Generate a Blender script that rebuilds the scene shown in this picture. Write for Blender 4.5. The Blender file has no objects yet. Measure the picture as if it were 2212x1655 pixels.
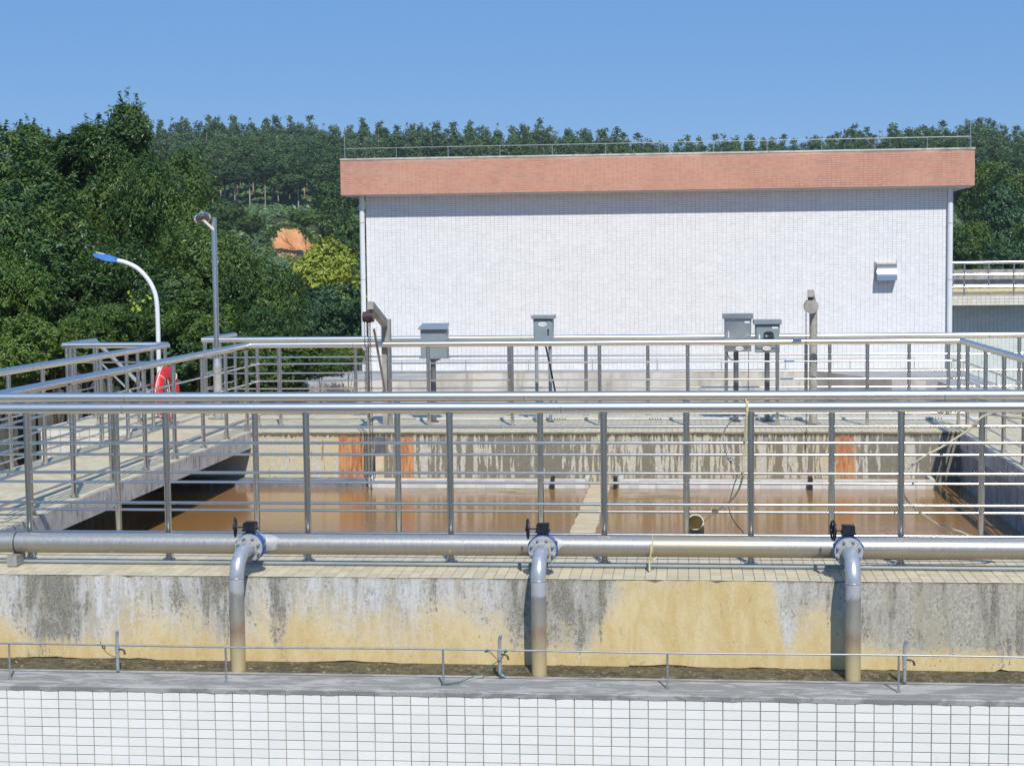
import bpy, math, random
import numpy as np
from mathutils import Matrix, Vector
random.seed(7); rng = np.random.default_rng(7)
SC = bpy.context.scene
COL = SC.collection

# ------------------------------------------------------------------ camera, sky, sun, exposure
F = 3580.0; CX = 1106.0; CY = 827.5; H = 2.068
_dy = np.array([374., 264.5, F]); _dy /= np.linalg.norm(_dy)
_dx = np.array([34106., 123., -F]); _dx -= (_dx @ _dy) * _dy; _dx /= np.linalg.norm(_dx)
_dz = -np.cross(_dx, _dy); _dz /= np.linalg.norm(_dz)
M = np.stack([_dx, _dy, _dz])
cam_d = bpy.data.cameras.new('camera'); cam = bpy.data.objects.new('camera', cam_d); COL.objects.link(cam)
R3 = np.stack([M[:, 0], M[:, 1], -M[:, 2]], axis=1)
mw = Matrix([list(map(float, R3[i])) + [0.0] for i in range(3)] + [[0, 0, 0, 1]])
mw.translation = (0, 0, H)
cam.matrix_world = mw
cam_d.sensor_width = 36.0; cam_d.lens = 36.0 * F / 2212.0
cam_d.clip_start = 0.1; cam_d.clip_end = 3000
SC.camera = cam

AZ = math.radians(16.5); EL = math.radians(47)
sun_dir = Vector((math.sin(AZ) * math.cos(EL), -math.cos(AZ) * math.cos(EL), math.sin(EL)))
W = bpy.data.worlds.new('World'); SC.world = W; W.use_nodes = True
wn = W.node_tree.nodes; wl = W.node_tree.links
bg = wn['Background']
sky = wn.new('ShaderNodeTexSky'); sky.sky_type = 'NISHITA'; sky.sun_disc = False
sky.sun_elevation = EL; sky.sun_rotation = math.atan2(sun_dir.x, sun_dir.y)
sky.altitude = 1500; sky.air_density = 1.0; sky.dust_density = 0.0; sky.ozone_density = 3.0
mx_ = wn.new('ShaderNodeMix'); mx_.data_type = 'RGBA'; mx_.inputs[0].default_value = 0.72; mx_.inputs[7].default_value = (0.82, 2.50, 5.75, 1)
wl.new(sky.outputs[0], mx_.inputs[6]); wl.new(mx_.outputs[2], bg.inputs[0]); bg.inputs[1].default_value = 0.118
sd = bpy.data.lights.new('sun', 'SUN'); sd.energy = 4.1; sd.angle = math.radians(0.53); sd.color = (1.0, 0.955, 0.88)
so = bpy.data.objects.new('sun', sd); COL.objects.link(so)
so.rotation_euler = sun_dir.to_track_quat('Z', 'Y').to_euler(); so.location = (10, -20, 40)
SC.view_settings.view_transform = 'Standard'; SC.view_settings.look = 'None'
SC.view_settings.exposure = 0.0; SC.view_settings.gamma = 1.0; SC.view_settings.use_curve_mapping = False

def ray(x, y): return M @ np.array([x - CX, CY - y, F])
def on_z(x, y, z): d = ray(x, y); t = (z - H) / d[2]; return Vector((d[0] * t, d[1] * t, z))
def at(x, y, Y): d = ray(x, y); t = Y / d[1]; return Vector((d[0] * t, Y, H + d[2] * t))
def on_x(x, y, X): d = ray(x, y); t = X / d[0]; return Vector((X, d[1] * t, H + d[2] * t))
def xof(px, Y, py=900): return at(px, py, Y).x

# ------------------------------------------------------------------ materials
class NT:
    def __init__(s, name):
        s.m = bpy.data.materials.new(name); s.m.use_nodes = True
        s.t = s.m.node_tree; s.n = s.t.nodes; s.l = s.t.links
        s.b = s.n['Principled BSDF']; s.out = s.n['Material Output']
    def lk(s, a, b): s.l.new(a, b)
    def pos(s):
        g = s.n.new('ShaderNodeNewGeometry'); return g.outputs['Position']
    def obj(s):
        g = s.n.new('ShaderNodeTexCoord'); return g.outputs['Object']
    def scale(s, v, sx, sy, sz):
        m = s.n.new('ShaderNodeVectorMath'); m.operation = 'MULTIPLY'; s.lk(v, m.inputs[0]); m.inputs[1].default_value = (sx, sy, sz); return m.outputs[0]
    def noise(s, v, sc=5, det=4, rough=0.6, dist=0.0, col=False):
        n = s.n.new('ShaderNodeTexNoise'); s.lk(v, n.inputs['Vector']); n.inputs['Scale'].default_value = sc
        n.inputs['Detail'].default_value = det; n.inputs['Roughness'].default_value = rough; n.inputs['Distortion'].default_value = dist
        return n.outputs['Color' if col else 'Fac']
    def voro(s, v, sc=5, feat='F1'):
        n = s.n.new('ShaderNodeTexVoronoi'); n.feature = feat; s.lk(v, n.inputs['Vector']); n.inputs['Scale'].default_value = sc
        return n.outputs['Distance']
    def sep(s, v):
        n = s.n.new('ShaderNodeSeparateXYZ'); s.lk(v, n.inputs[0]); return n.outputs
    def math(s, op, a, b=None, c=None, clamp=False):
        n = s.n.new('ShaderNodeMath'); n.operation = op; n.use_clamp = clamp
        for i, q in enumerate((a, b, c)):
            if q is None: continue
            if isinstance(q, (int, float)): n.inputs[i].default_value = q
            else: s.lk(q, n.inputs[i])
        return n.outputs[0]
    def rng(s, v, a, b, c=0.0, d=1.0, smooth=True):
        n = s.n.new('ShaderNodeMapRange'); n.interpolation_type = 'SMOOTHSTEP' if smooth else 'LINEAR'
        s.lk(v, n.inputs[0]); n.inputs[1].default_value = a; n.inputs[2].default_value = b; n.inputs[3].default_value = c; n.inputs[4].default_value = d
        return n.outputs[0]
    def mix(s, f, a, b, mode='MIX'):
        n = s.n.new('ShaderNodeMix'); n.data_type = 'RGBA'; n.blend_type = mode
        if isinstance(f, (int, float)): n.inputs[0].default_value = f
        else: s.lk(f, n.inputs[0])
        for i, q in ((6, a), (7, b)):
            if isinstance(q, tuple): n.inputs[i].default_value = (*q[:3], 1)
            else: s.lk(q, n.inputs[i])
        return n.outputs[2]
    def ramp(s, v, stops, interp='LINEAR'):
        n = s.n.new('ShaderNodeValToRGB'); s.lk(v, n.inputs[0]); r = n.color_ramp; r.interpolation = interp
        while len(r.elements) > 1: r.elements.remove(r.elements[-1])
        for i, (p, c) in enumerate(stops):
            e = r.elements[0] if i == 0 else r.elements.new(p)
            e.position = p; e.color = (*c, 1) if isinstance(c, tuple) else (c, c, c, 1)
        return n.outputs[0]
    def bump(s, h, strength=0.4, dist=0.01):
        n = s.n.new('ShaderNodeBump'); n.inputs['Strength'].default_value = strength; n.inputs['Distance'].default_value = dist
        s.lk(h, n.inputs['Height']); s.lk(n.outputs[0], s.b.inputs['Normal'])
    def rand(s):
        o = s.n.new('ShaderNodeObjectInfo'); g = s.n.new('ShaderNodeNewGeometry')
        a = s.math('ADD', o.outputs['Random'], g.outputs['Random Per Island']); return s.math('FRACT', a)
    def base(s, c): 
        if isinstance(c, tuple): s.b.inputs['Base Color'].default_value = (*c, 1)
        else: s.lk(c, s.b.inputs['Base Color'])
    def rough(s, r):
        if isinstance(r, (int, float)): s.b.inputs['Roughness'].default_value = r
        else: s.lk(r, s.b.inputs['Roughness'])
    def metal(s, r): s.b.inputs['Metallic'].default_value = r

def simple(name, c, rough=0.5, metal=0.0, var=0.12, sc=8, bump=0.0, c2=None, spec=None):
    t = NT(name); p = t.pos(); n = t.noise(p, sc, 4)
    f = t.rng(n, 0.3, 0.7)
    dk = c2 or tuple(x * (1 - var * 2) for x in c)
    t.base(t.mix(f, dk, c)); t.rough(t.rng(n, 0.2, 0.8, max(0.02, rough - 0.08), min(1, rough + 0.08))); t.metal(metal)
    if bump: t.bump(t.noise(p, sc * 6, 3), bump, 0.004)
    if spec is not None: t.b.inputs['Specular IOR Level'].default_value = spec
    return t.m

def steel(name, base=0.62, rough=0.2):
    t = NT(name); p = t.pos(); n = t.noise(p, 3, 5, 0.7); fine = t.noise(p, 60, 3)
    dirt = t.rng(t.noise(p, 9, 6, 0.75), 0.64, 0.78, 0, .7)
    c = t.mix(n, (base * 0.94, base * 0.88, base * 0.80), (base, base * .945, base * .87))
    t.base(t.mix(dirt, c, (0.30, 0.26, 0.21))); t.metal(1.0)
    t.rough(t.math('ADD', t.rng(fine, 0.3, 0.7, rough - 0.012, rough + 0.012), t.math('MULTIPLY', dirt, 0.25)))
    return t.m
STEEL = steel('stainless_steel', 0.86, 0.36); STEEL_B = steel('polished_bar_steel', 0.74, 0.24); STEEL_D = steel('brushed_stainless', 0.72, 0.22)

def tile_mat(name, ca, cb, rough=0.25, dirt=(0.35, 0.33, 0.28), dk=0.3):
    t = NT(name); r = t.rand(); p = t.pos()
    c = t.mix(r, ca, cb)
    d = t.rng(t.noise(p, 2.5, 5, 0.7), 0.5, 0.8, 0, dk)
    s2 = t.rng(t.noise(t.scale(p, 9, 9, 1.2), 2.0, 4, 0.6), 0.58, 0.75, 0, dk)
    t.base(t.mix(t.math('MAXIMUM', d, s2), c, dirt)); t.rough(t.rng(r, 0, 1, rough - .05, rough + .15))
    t.bump(t.noise(p, 14, 2), 0.05, 0.01)
    return t.m
TILE_W = tile_mat('white_glazed_tile', (0.82, 0.81, 0.765), (0.87, 0.86, 0.82), 0.3, dk=.08)
TILE_F = tile_mat('facade_tile_white', (0.81, 0.81, 0.805), (0.88, 0.88, 0.875), 0.4, (0.55, 0.54, 0.52), dk=.12)
TILE_R = tile_mat('brick_red_tile', (0.565, 0.27, 0.18), (0.63, 0.325, 0.225), 0.55, (0.66, 0.40, 0.32), .4)
TILE_P = tile_mat('beige_paving_tile', (0.58, 0.50, 0.335), (0.66, 0.58, 0.40), 0.5, (0.42, 0.37, 0.27), .3)
TILE_G = tile_mat('aged_green_white_tile', (0.72, 0.80, 0.77), (0.82, 0.88, 0.84), 0.4, (0.45, 0.5, 0.42), .25)
TILE_O = tile_mat('cream_tile', (0.72, 0.67, 0.55), (0.8, 0.76, 0.66), 0.4, (0.6, 0.4, 0.2), .35)
TILE_T = tile_mat('algae_stained_trough_tile', (0.55, 0.57, 0.58), (0.70, 0.71, 0.71), 0.35, (0.2, 0.2, 0.18), .5)
GROUT = simple('dark_grout', (0.40, 0.37, 0.32), 0.9, var=.3, sc=3)
GROUT_L = simple('pale_grout', (0.58, 0.58, 0.58), 0.9, var=.2, sc=2)
GROUT_R = simple('red_grout', (0.68, 0.45, 0.34), 0.9, var=.25, sc=.9)
GROUT_O = simple('rusty_grout', (0.38, 0.2, 0.08), 0.9, var=.2)
GROUT_P = simple('paving_grout', (0.32, 0.27, 0.18), 0.9, var=.25, sc=4)

def wall_front():
    t = NT('stained_yellow_wall'); p = t.pos(); s = t.sep(p); u = t.rng(s[0], -5.4, 2.9, 0, 1, False)
    vh = t.math('DIVIDE', t.math('ADD', s[2], 0.595), 0.595)     # 0 at the foot, 1 at the top
    def X(px): return (xof(px, 10.7, 1350) + 5.4) / 8.3
    w1 = t.noise(t.scale(p, 1, 1, 0.38), 5.5, 7, 0.75, 0.5); w2 = t.noise(t.scale(p, 1, 1, 0.16), 19, 5, 0.75, 0.3)
    fine = t.noise(p, 42, 6, 0.8, 0.6); fine2 = t.noise(p, 95, 3, 0.7)
    # R darkness, G height of the yellow, B whiteness
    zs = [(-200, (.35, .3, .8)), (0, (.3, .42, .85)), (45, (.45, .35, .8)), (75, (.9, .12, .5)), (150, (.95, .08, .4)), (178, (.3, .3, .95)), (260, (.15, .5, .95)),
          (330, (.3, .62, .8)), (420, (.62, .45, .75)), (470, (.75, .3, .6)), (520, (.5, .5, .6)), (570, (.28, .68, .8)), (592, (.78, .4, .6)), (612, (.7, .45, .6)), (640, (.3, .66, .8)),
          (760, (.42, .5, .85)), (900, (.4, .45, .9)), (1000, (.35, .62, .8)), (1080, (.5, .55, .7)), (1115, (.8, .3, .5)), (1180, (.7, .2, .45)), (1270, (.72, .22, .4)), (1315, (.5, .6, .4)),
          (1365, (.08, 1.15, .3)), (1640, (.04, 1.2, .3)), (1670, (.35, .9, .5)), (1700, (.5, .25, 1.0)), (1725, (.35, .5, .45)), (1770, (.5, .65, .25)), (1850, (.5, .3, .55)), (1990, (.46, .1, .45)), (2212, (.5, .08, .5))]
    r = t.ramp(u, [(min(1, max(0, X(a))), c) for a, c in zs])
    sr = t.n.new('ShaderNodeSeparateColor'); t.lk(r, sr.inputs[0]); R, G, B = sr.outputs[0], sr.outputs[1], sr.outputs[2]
    jit = t.math('ADD', t.math('MULTIPLY', t.math('SUBTRACT', w1, .5), 2.4), t.math('MULTIPLY', t.math('SUBTRACT', w2, .5), 1.6))
    # clean yellow paint low down and where the coat is new
    yd = t.math('SUBTRACT', t.math('ADD', t.math('ADD', vh, t.math('MULTIPLY', t.math('SUBTRACT', fine, .5), .8)), t.math('MULTIPLY', t.math('SUBTRACT', t.noise(p, 3.2, 6, .68, .5), .5), 1.1)), G)
    yel = t.rng(yd, -0.30, 0.26, 1, 0)
    ylow = t.rng(t.math('ADD', vh, t.math('MULTIPLY', jit, .10)), .15, .30, 1, 0)
    yel = t.math('MAXIMUM', yel, ylow)
    ycol = t.mix(t.rng(w1, .35, .65), (0.58, 0.42, 0.175), (0.69, 0.55, 0.29))
    ycol = t.mix(t.rng(fine, .35, .7, 0, .35), ycol, (0.68, 0.55, 0.30))
    old = t.mix(t.rng(fine, .38, .62), (0.27, 0.25, 0.205), (0.61, 0.585, 0.52))
    old = t.mix(t.math('MULTIPLY', B, t.rng(w2, .40, .60)), old, (0.655, 0.65, 0.635))
    old = t.mix(t.rng(w1, .5, .7, 0, .4), old, (0.48, 0.42, 0.28))
    old = t.mix(t.rng(s[0], 1.0, 1.5, 0, .65), old, t.mix(t.rng(fine, .4, .6), (0.26, 0.235, 0.17), (0.46, 0.42, 0.32)))
    old = t.mix(t.rng(t.noise(t.scale(p, 1, 1, .12), 11, 5, .7), .5, .62, 0, .6), old, (0.40, 0.35, 0.24))
    c = t.mix(yel, old, ycol)
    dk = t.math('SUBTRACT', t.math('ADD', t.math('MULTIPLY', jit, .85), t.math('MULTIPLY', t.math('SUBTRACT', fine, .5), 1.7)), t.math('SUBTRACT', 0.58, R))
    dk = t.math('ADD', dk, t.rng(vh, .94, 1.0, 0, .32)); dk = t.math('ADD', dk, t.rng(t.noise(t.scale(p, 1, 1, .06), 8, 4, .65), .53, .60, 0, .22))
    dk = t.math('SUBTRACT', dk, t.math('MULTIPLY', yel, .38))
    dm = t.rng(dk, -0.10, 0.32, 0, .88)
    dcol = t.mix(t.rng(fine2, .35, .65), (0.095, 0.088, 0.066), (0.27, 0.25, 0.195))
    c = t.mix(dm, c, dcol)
    # pitted right-hand end
    pit = t.math('MULTIPLY', t.rng(t.voro(p, 34), .12, .25, 1, 0), t.rng(s[0], 1.15, 1.5))
    pit = t.math('MULTIPLY', pit, t.rng(t.noise(p, 7, 3), .42, .55)); c = t.mix(t.math('MULTIPLY', pit, .75), c, (0.13, 0.10, 0.08))
    # fine light craze lines
    crz = t.rng(t.math('ABSOLUTE', t.math('SUBTRACT', t.noise(t.scale(p, 1, 1, .6), 16, 5, .7, 1.2), .5)), 0, .02, 1, 0)
    c = t.mix(t.math('MULTIPLY', t.math('MULTIPLY', crz, .45), t.rng(w1, .4, .6)), c, (0.68, 0.66, 0.58))
    crk = t.rng(t.math('ABSOLUTE', t.math('SUBTRACT', t.noise(p, 6.5, 5, .62, .8), .47)), 0, .006, 1, 0)
    c = t.mix(t.math('MULTIPLY', t.math('MULTIPLY', crk, .7), t.rng(w2, .45, .6)), c, (0.11, 0.10, 0.08))
    t.base(c); t.rough(.88)
    t.bump(t.math('ADD', t.math('MULTIPLY', fine, .7), t.math('MULTIPLY', yel, .5)), .55, .008)
    return t.m
def moss_mat():
    t = NT('mossy_bare_foot'); p = t.pos(); n = t.noise(t.scale(p, 1, 1, 3), 14, 6, .75); n2 = t.noise(t.scale(p, .5, 1, 2), 9, 5)
    c = t.mix(t.rng(n, .35, .65), (0.055, 0.042, 0.025), (0.17, 0.14, 0.075)); c = t.mix(t.rng(n2, .48, .68, 0, .6), c, (0.10, 0.105, 0.045))
    c = t.mix(t.rng(t.noise(p, 30, 4), .6, .7, 0, .8), c, (0.5, 0.44, 0.28))
    t.base(c); t.rough(.95); t.bump(n, .8, .02); return t.m
def wall_far():
    t = NT('streaked_pool_wall'); p = t.pos(); s = t.sep(p); u = t.rng(s[0], -6.9, 3.4, 0, 1, False)
    def X(px): return (xof(px, 20.14, 975) + 6.9) / 10.3
    st = t.noise(t.scale(p, 1, 1, 0.05), 15, 3, 0.5, .35); st2 = t.noise(t.scale(p, 1, 1, 0.14), 38, 3, 0.6); fine = t.noise(p, 40, 5, .75)
    zs = [(540, (.06, 0, .45)), (590, (.25, 0, .55)), (700, (.15, .0, .75)), (728, (.1, .15, .9)), (737, (.1, 1, .5)), (782, (.1, 1, .3)), (790, (.8, 0, .2)), (815, (.75, 0, .2)),
          (862, (.5, .1, .3)), (869, (.2, 1, .5)), (888, (.3, .9, .6)), (900, (.5, .15, .4)), (930, (.66, 0, .25)), (1200, (.78, 0, .15)), (1290, (.55, 0, .4)), (1400, (.6, 0, .3)),
          (1530, (.5, 0, .25)), (1640, (.55, 0, .5)), (1760, (.6, .1, .6)), (1800, (.35, .35, .7)), (1815, (.45, .72, .5)), (1845, (.5, .62, .3)), (1858, (.8, .15, .1)), (1930, (.75, 0, .1)), (1960, (.35, 0, .1)), (1985, (.8, 0, .1)), (2100, (.8, 0, .1))]
    r = t.ramp(u, [(min(1, max(0, X(a))), c) for a, c in zs]); sr = t.n.new('ShaderNodeSeparateColor'); t.lk(r, sr.inputs[0]); R, G, B = sr.outputs[0], sr.outputs[1], sr.outputs[2]
    c = t.mix(t.rng(fine, .35, .65), (0.44, 0.415, 0.34), (0.62, 0.60, 0.54))
    c = t.mix(t.math('MULTIPLY', B, t.rng(st, .35, .6)), c, (0.62, 0.50, 0.25))
    dk = t.math('SUBTRACT', t.math('ADD', st, t.math('MULTIPLY', t.math('SUBTRACT', st2, .5), .7)), t.math('SUBTRACT', .78, t.math('MULTIPLY', R, .48)))
    c = t.mix(t.rng(dk, -.04, .04, 0, .85), c, t.mix(fine, (0.10, 0.092, 0.065), (0.22, 0.20, 0.15)))
    rust = t.math('ADD', G, t.math('MULTIPLY', t.math('SUBTRACT', st2, .5), .7))
    c = t.mix(t.rng(rust, .40, .62, 0, .92), c, t.mix(t.rng(st2, .35, .65), (0.36, 0.10, 0.03), (0.60, 0.30, 0.11)))
    c = t.mix(t.rng(s[2], -.12, -.03, 0, .4), c, (0.30, 0.26, 0.2)); c = t.mix(t.rng(t.math('ADD', s[2], t.math('MULTIPLY', t.math('SUBTRACT', st2, .5), .12)), -.07, -.05, 0, .85), c, (0.06, 0.055, 0.045))
    t.base(c); t.rough(.85); t.bump(fine, .4, .008); return t.m
def concrete(name, ca, cb, dark=(0.10, 0.10, 0.09), amt=.5, sc=3):
    t = NT(name); p = t.pos(); n = t.noise(p, sc, 6, .7); st = t.noise(t.scale(p, 1, 1, .2), sc * 3, 5, .7)
    c = t.mix(t.rng(n, .35, .65), ca, cb); c = t.mix(t.rng(st, .5, .7, 0, amt), c, dark)
    t.base(c); t.rough(.9); t.bump(t.noise(p, 50, 4), .3, .006); return t.m
REFLC = concrete('blue_reflection_concrete', (0.13, 0.15, 0.18), (0.24, 0.26, 0.29), (0.05, 0.06, 0.07), .7, 6)  # dark bluish colour paints a reflection onto the left trough section
WALLF = wall_front(); WALLP = wall_far(); MOSS = moss_mat()
CONC = concrete('grey_concrete', (0.27, 0.265, 0.25), (0.42, 0.41, 0.39))
CONC_E = concrete('weathered_slab_edge', (0.46, 0.44, 0.39), (0.66, 0.64, 0.58), (0.12, 0.115, 0.095), .85, 5)
CONC_W = concrete('whitewashed_pit_wall', (0.52, 0.50, 0.42), (0.68, 0.67, 0.62), (0.16, 0.15, 0.12), .55, .9)
def coping_mat():
    t = NT('painted_grey_coping'); p = t.pos(); n = t.noise(t.scale(p, .55, 2.0, 1), 6, 7, .72, .8); f = t.noise(p, 60, 4)
    c = t.mix(t.rng(n, .46, .58), (0.265, 0.258, 0.245), (0.44, 0.43, 0.40)); c = t.mix(t.rng(f, .5, .7, 0, .3), c, (0.2, 0.2, 0.21))
    t.base(c); t.rough(.85); t.bump(f, .3, .004); return t.m
COPING = coping_mat()
LEDGE = concrete('grey_slab_top', (0.30, 0.315, 0.32), (0.40, 0.41, 0.41), (0.2, 0.2, 0.2), .3, 1.2)
def divider_mat():
    t = NT('silted_divider_top'); p = t.pos(); n = t.noise(t.scale(p, .6, 2, 1), 6, 6, .7)
    t.base(t.mix(t.rng(n, .35, .65), (0.52, 0.39, 0.21), (0.68, 0.57, 0.38))); t.rough(.9); return t.m
DIVM = divider_mat()
def water_mat():
    t = NT('muddy_water'); p = t.pos(); s = t.sep(p)
    n = t.noise(t.scale(p, .5, 1.0, 1), 1.3, 4, .6)
    c = t.mix(n, (0.29, 0.145, 0.050), (0.36, 0.19, 0.070))
    alg = t.math('MULTIPLY', t.rng(t.noise(t.scale(p, .5, 2.4, 1), 2.6, 5, .7, .6), .52, .62), t.rng(s[1], 18.0, 19.2))
    alg = t.math('MULTIPLY', alg, t.rng(s[0], -4.4, -3.6)); alg = t.math('MULTIPLY', alg, t.rng(s[0], .0, .5, 1, 0))
    c = t.mix(t.math('MULTIPLY', alg, .8), c, (0.20, 0.20, 0.04))
    t.base(c); t.rough(t.rng(alg, 0, 1, .03, .45)); t.b.inputs['IOR'].default_value = 1.33
    r = t.noise(t.scale(p, 1, 2.6, 1), 9, 3, .55, .3); r2 = t.noise(t.scale(p, 1, 2.0, 1), 32, 2, .5)
    calm = t.rng(t.noise(p, .5, 2), .35, .65, .35, 1)
    t.bump(t.math('MULTIPLY', t.math('ADD', r, t.math('MULTIPLY', r2, .25)), calm), .08, .03); return t.m
WATER = water_mat()
def galv():
    t = NT('weathered_steel_pipe'); p = t.pos(); s = t.sep(p)
    n = t.noise(t.scale(p, 1.4, 1, 1), 3.2, 6, .7); f = t.noise(t.scale(p, 2, 1, .4), 50, 4, .7)
    c = t.mix(t.rng(f, .3, .7), (0.36, 0.36, 0.345), (0.45, 0.45, 0.44))
    ylw = t.math('MULTIPLY', t.rng(s[0], -.25, -.19), t.rng(s[0], .25, 1.0, 1, 0))
    c = t.mix(t.math('MULTIPLY', ylw, .8), c, (0.47, 0.42, 0.29))
    c = t.mix(t.rng(s[2], .12, .18, .55, 0), c, (0.30, 0.23, 0.15))
    c = t.mix(t.rng(n, .5, .72, 0, .4), c, (0.44, 0.41, 0.30))
    spl = t.rng(t.noise(p, 11, 4, .6), .70, .74); c = t.mix(spl, c, (.62, .6, .5))
    t.base(c); t.metal(.55); t.rough(t.rng(f, .3, .7, .38, .46)); t.b.inputs['Metallic'].default_value = .55
    return t.m
GALV = galv()
def dpipe():
    t = NT('downpipe_coating'); p = t.pos(); s = t.sep(p); n = t.noise(t.scale(p, 1, 1, .25), 26, 5, .7); e = t.noise(p, 9, 4)
    z = t.math('ADD', s[2], t.math('MULTIPLY', t.math('SUBTRACT', e, .5), .12))
    c = t.ramp(t.rng(z, -.60, .05, 0, 1, False), [(0, (.56, .44, .22)), (.22, (.52, .42, .22)), (.34, (.42, .33, .2)), (.45, (.33, .22, .14)), (.55, (.33, .31, .26)), (.8, (.27, .265, .25)), (.83, (.48, .49, .51)), (1, (.52, .53, .55))])
    c = t.mix(t.rng(n, .45, .7, 0, .45), c, (.45, .42, .32))
    t.base(c); t.metal(.25); t.rough(.5); return t.m
DPIPE = dpipe()
SILVER = simple('aluminium_paint', (0.55, 0.56, 0.58), 0.33, 0.5, .06, 20, .08)
FLANGE = simple('cast_flange_paint', (0.52, 0.52, 0.49), 0.5, .3, .12, 30, .2)
WHITEP = simple('white_primer_splash', (0.52, 0.53, 0.53), 0.5, .2, .1, 20)
BLUEP = simple('blue_valve_paint', (0.015, 0.075, 0.33), 0.35, 0, .1, 20)
BLACKP = simple('black_cast_iron', (0.022, 0.025, 0.032), 0.45, .2, .2, 30)
PVC = simple('grey_pvc_pipe', (0.30, 0.34, 0.36), 0.4, 0, .08, 4)
ROPE = simple('pale_rope', (0.66, 0.57, 0.34), 0.85, 0, .15, 60)
HOSE = simple('cream_hose', (0.55, 0.48, 0.33), 0.5, 0, .1, 10)
HOSE_B = simple('brown_hose', (0.28, 0.17, 0.11), 0.45, 0, .1, 10)
BUCK = simple('yellowed_plastic', (0.58, 0.50, 0.28), 0.55, 0, .15, 12)
RIM = simple('pale_plastic_rim', (0.72, 0.66, 0.47), 0.5, 0, .05, 12)
WIRE = simple('galvanised_rod', (0.42, 0.45, 0.45), 0.42, .6, .08, 20)
BLACK = simple('black_rubber', (0.018, 0.018, 0.02), 0.6, 0, .1, 20)
GREENC = simple('green_cord', (0.03, 0.17, 0.13), 0.8, 0, .1, 40)
GREYB = simple('grey_blue_enamel', (0.25, 0.30, 0.325), 0.42, 0, .06, 6)
GREYS = simple('grey_box_steel', (0.46, 0.47, 0.465), 0.32, .75, .06, 6)
POSTP = simple('grey_painted_post', (0.20, 0.20, 0.215), 0.45, .3, .15, 10)
CRANE = concrete('worn_crane_steel', (0.30, 0.285, 0.25), (0.42, 0.41, 0.38), (0.17, 0.15, 0.12), .4, 6)
IRON = simple('oily_chain_iron', (0.12, 0.11, 0.10), 0.45, .6, .25, 30)
HOISTR = simple('hoist_dark_red', (0.09, 0.055, 0.06), 0.4, .2, .2, 12)
WHITE = simple('white_paint', (0.80, 0.81, 0.82), 0.35, 0, .03, 3)
LAMPB = simple('blue_lamp_shell', (0.07, 0.22, 0.60), 0.35, 0, .08, 6)
RED = simple('red_lifebuoy_shell', (0.72, 0.03, 0.028), 0.42, 0, .08, 6)
LABEL = simple('white_label', (0.8, 0.8, 0.8), 0.4, 0, .02)
INK = simple('dark_print', (0.03, 0.03, 0.035), 0.5)
GLASS = simple('dark_gauge_window', (0.03, 0.045, 0.05), 0.08)
PAN = simple('solar_panel', (0.02, 0.02, 0.03), 0.15)
SOIL = concrete('orange_soil_cut', (0.55, 0.23, 0.085), (0.68, 0.36, 0.17), (0.28, 0.13, 0.05), .5, .35)
GROUND = simple('ground_dirt', (0.10, 0.085, 0.05), .95, c2=(0.05, 0.055, 0.025), sc=.2)
HILLM = simple('hill_undergrowth_soil', (0.055, 0.062, 0.025), .95, c2=(0.025, 0.035, 0.012), sc=.25)
DARKG = simple('dark_gravel', (0.16, 0.15, 0.12), .95, sc=3)  # gravel in a dark grey-brown tone
TRAY = simple('white_cable_tray', (0.72, 0.73, 0.74), .4, 0, .08, 3)

def leafm(name, ca, cb, trans=.22, rough=.42, young=None, hue=.5):
    t = NT(name); o = t.n.new('ShaderNodeObjectInfo'); g = t.n.new('ShaderNodeNewGeometry')
    r = t.math('ADD', t.math('MULTIPLY', g.outputs['Random Per Island'], .75), t.math('MULTIPLY', o.outputs['Random'], .25))
    c = t.mix(r, ca, cb)
    n = t.noise(t.pos(), hue, 3)
    c = t.mix(t.rng(n, .45, .62, 0, .5), c, young or tuple(min(1, x * 1.7) for x in cb))
    t.base(c); t.rough(rough); t.b.inputs['Specular IOR Level'].default_value = .45
    tr = t.n.new('ShaderNodeBsdfTranslucent'); t.lk(c, tr.inputs[0])
    mx = t.n.new('ShaderNodeMixShader'); mx.inputs[0].default_value = trans
    t.lk(t.b.outputs[0], mx.inputs[1]); t.lk(tr.outputs[0], mx.inputs[2]); t.lk(mx.outputs[0], t.out.inputs[0]); return t.m
LEAF_D = leafm('dark_broad_leaf', (0.034, 0.085, 0.024), (0.098, 0.178, 0.042), young=(.17, .25, .05))
LEAF_M = leafm('mid_green_leaf', (0.055, 0.12, 0.022), (0.14, 0.23, 0.04), young=(.22, .31, .05))
LEAF_Y = leafm('yellow_green_leaf', (0.25, 0.33, 0.04), (0.40, 0.46, 0.06), young=(.5, .5, .07))
LEAF_L = leafm('lime_young_leaf', (0.3, 0.42, 0.03), (0.42, 0.5, 0.05))
LEAF_B = leafm('bluish_green_leaf', (0.045, 0.11, 0.05), (0.09, 0.19, 0.08), young=(.14, .25, .09))
LEAF_E = leafm('eucalyptus_leaf', (0.06, 0.13, 0.048), (0.12, 0.205, 0.07), young=(.17, .26, .085), hue=.12)
LEAF_R = leafm('brown_dry_leaf', (0.09, 0.04, 0.02), (0.16, 0.07, 0.035))
BARK = simple('brown_bark', (0.10, 0.075, 0.05), .9, sc=6)
BARK_E = simple('pale_eucalyptus_bark', (0.46, 0.38, 0.30), .8, c2=(0.24, 0.18, 0.13), sc=1.2)

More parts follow.
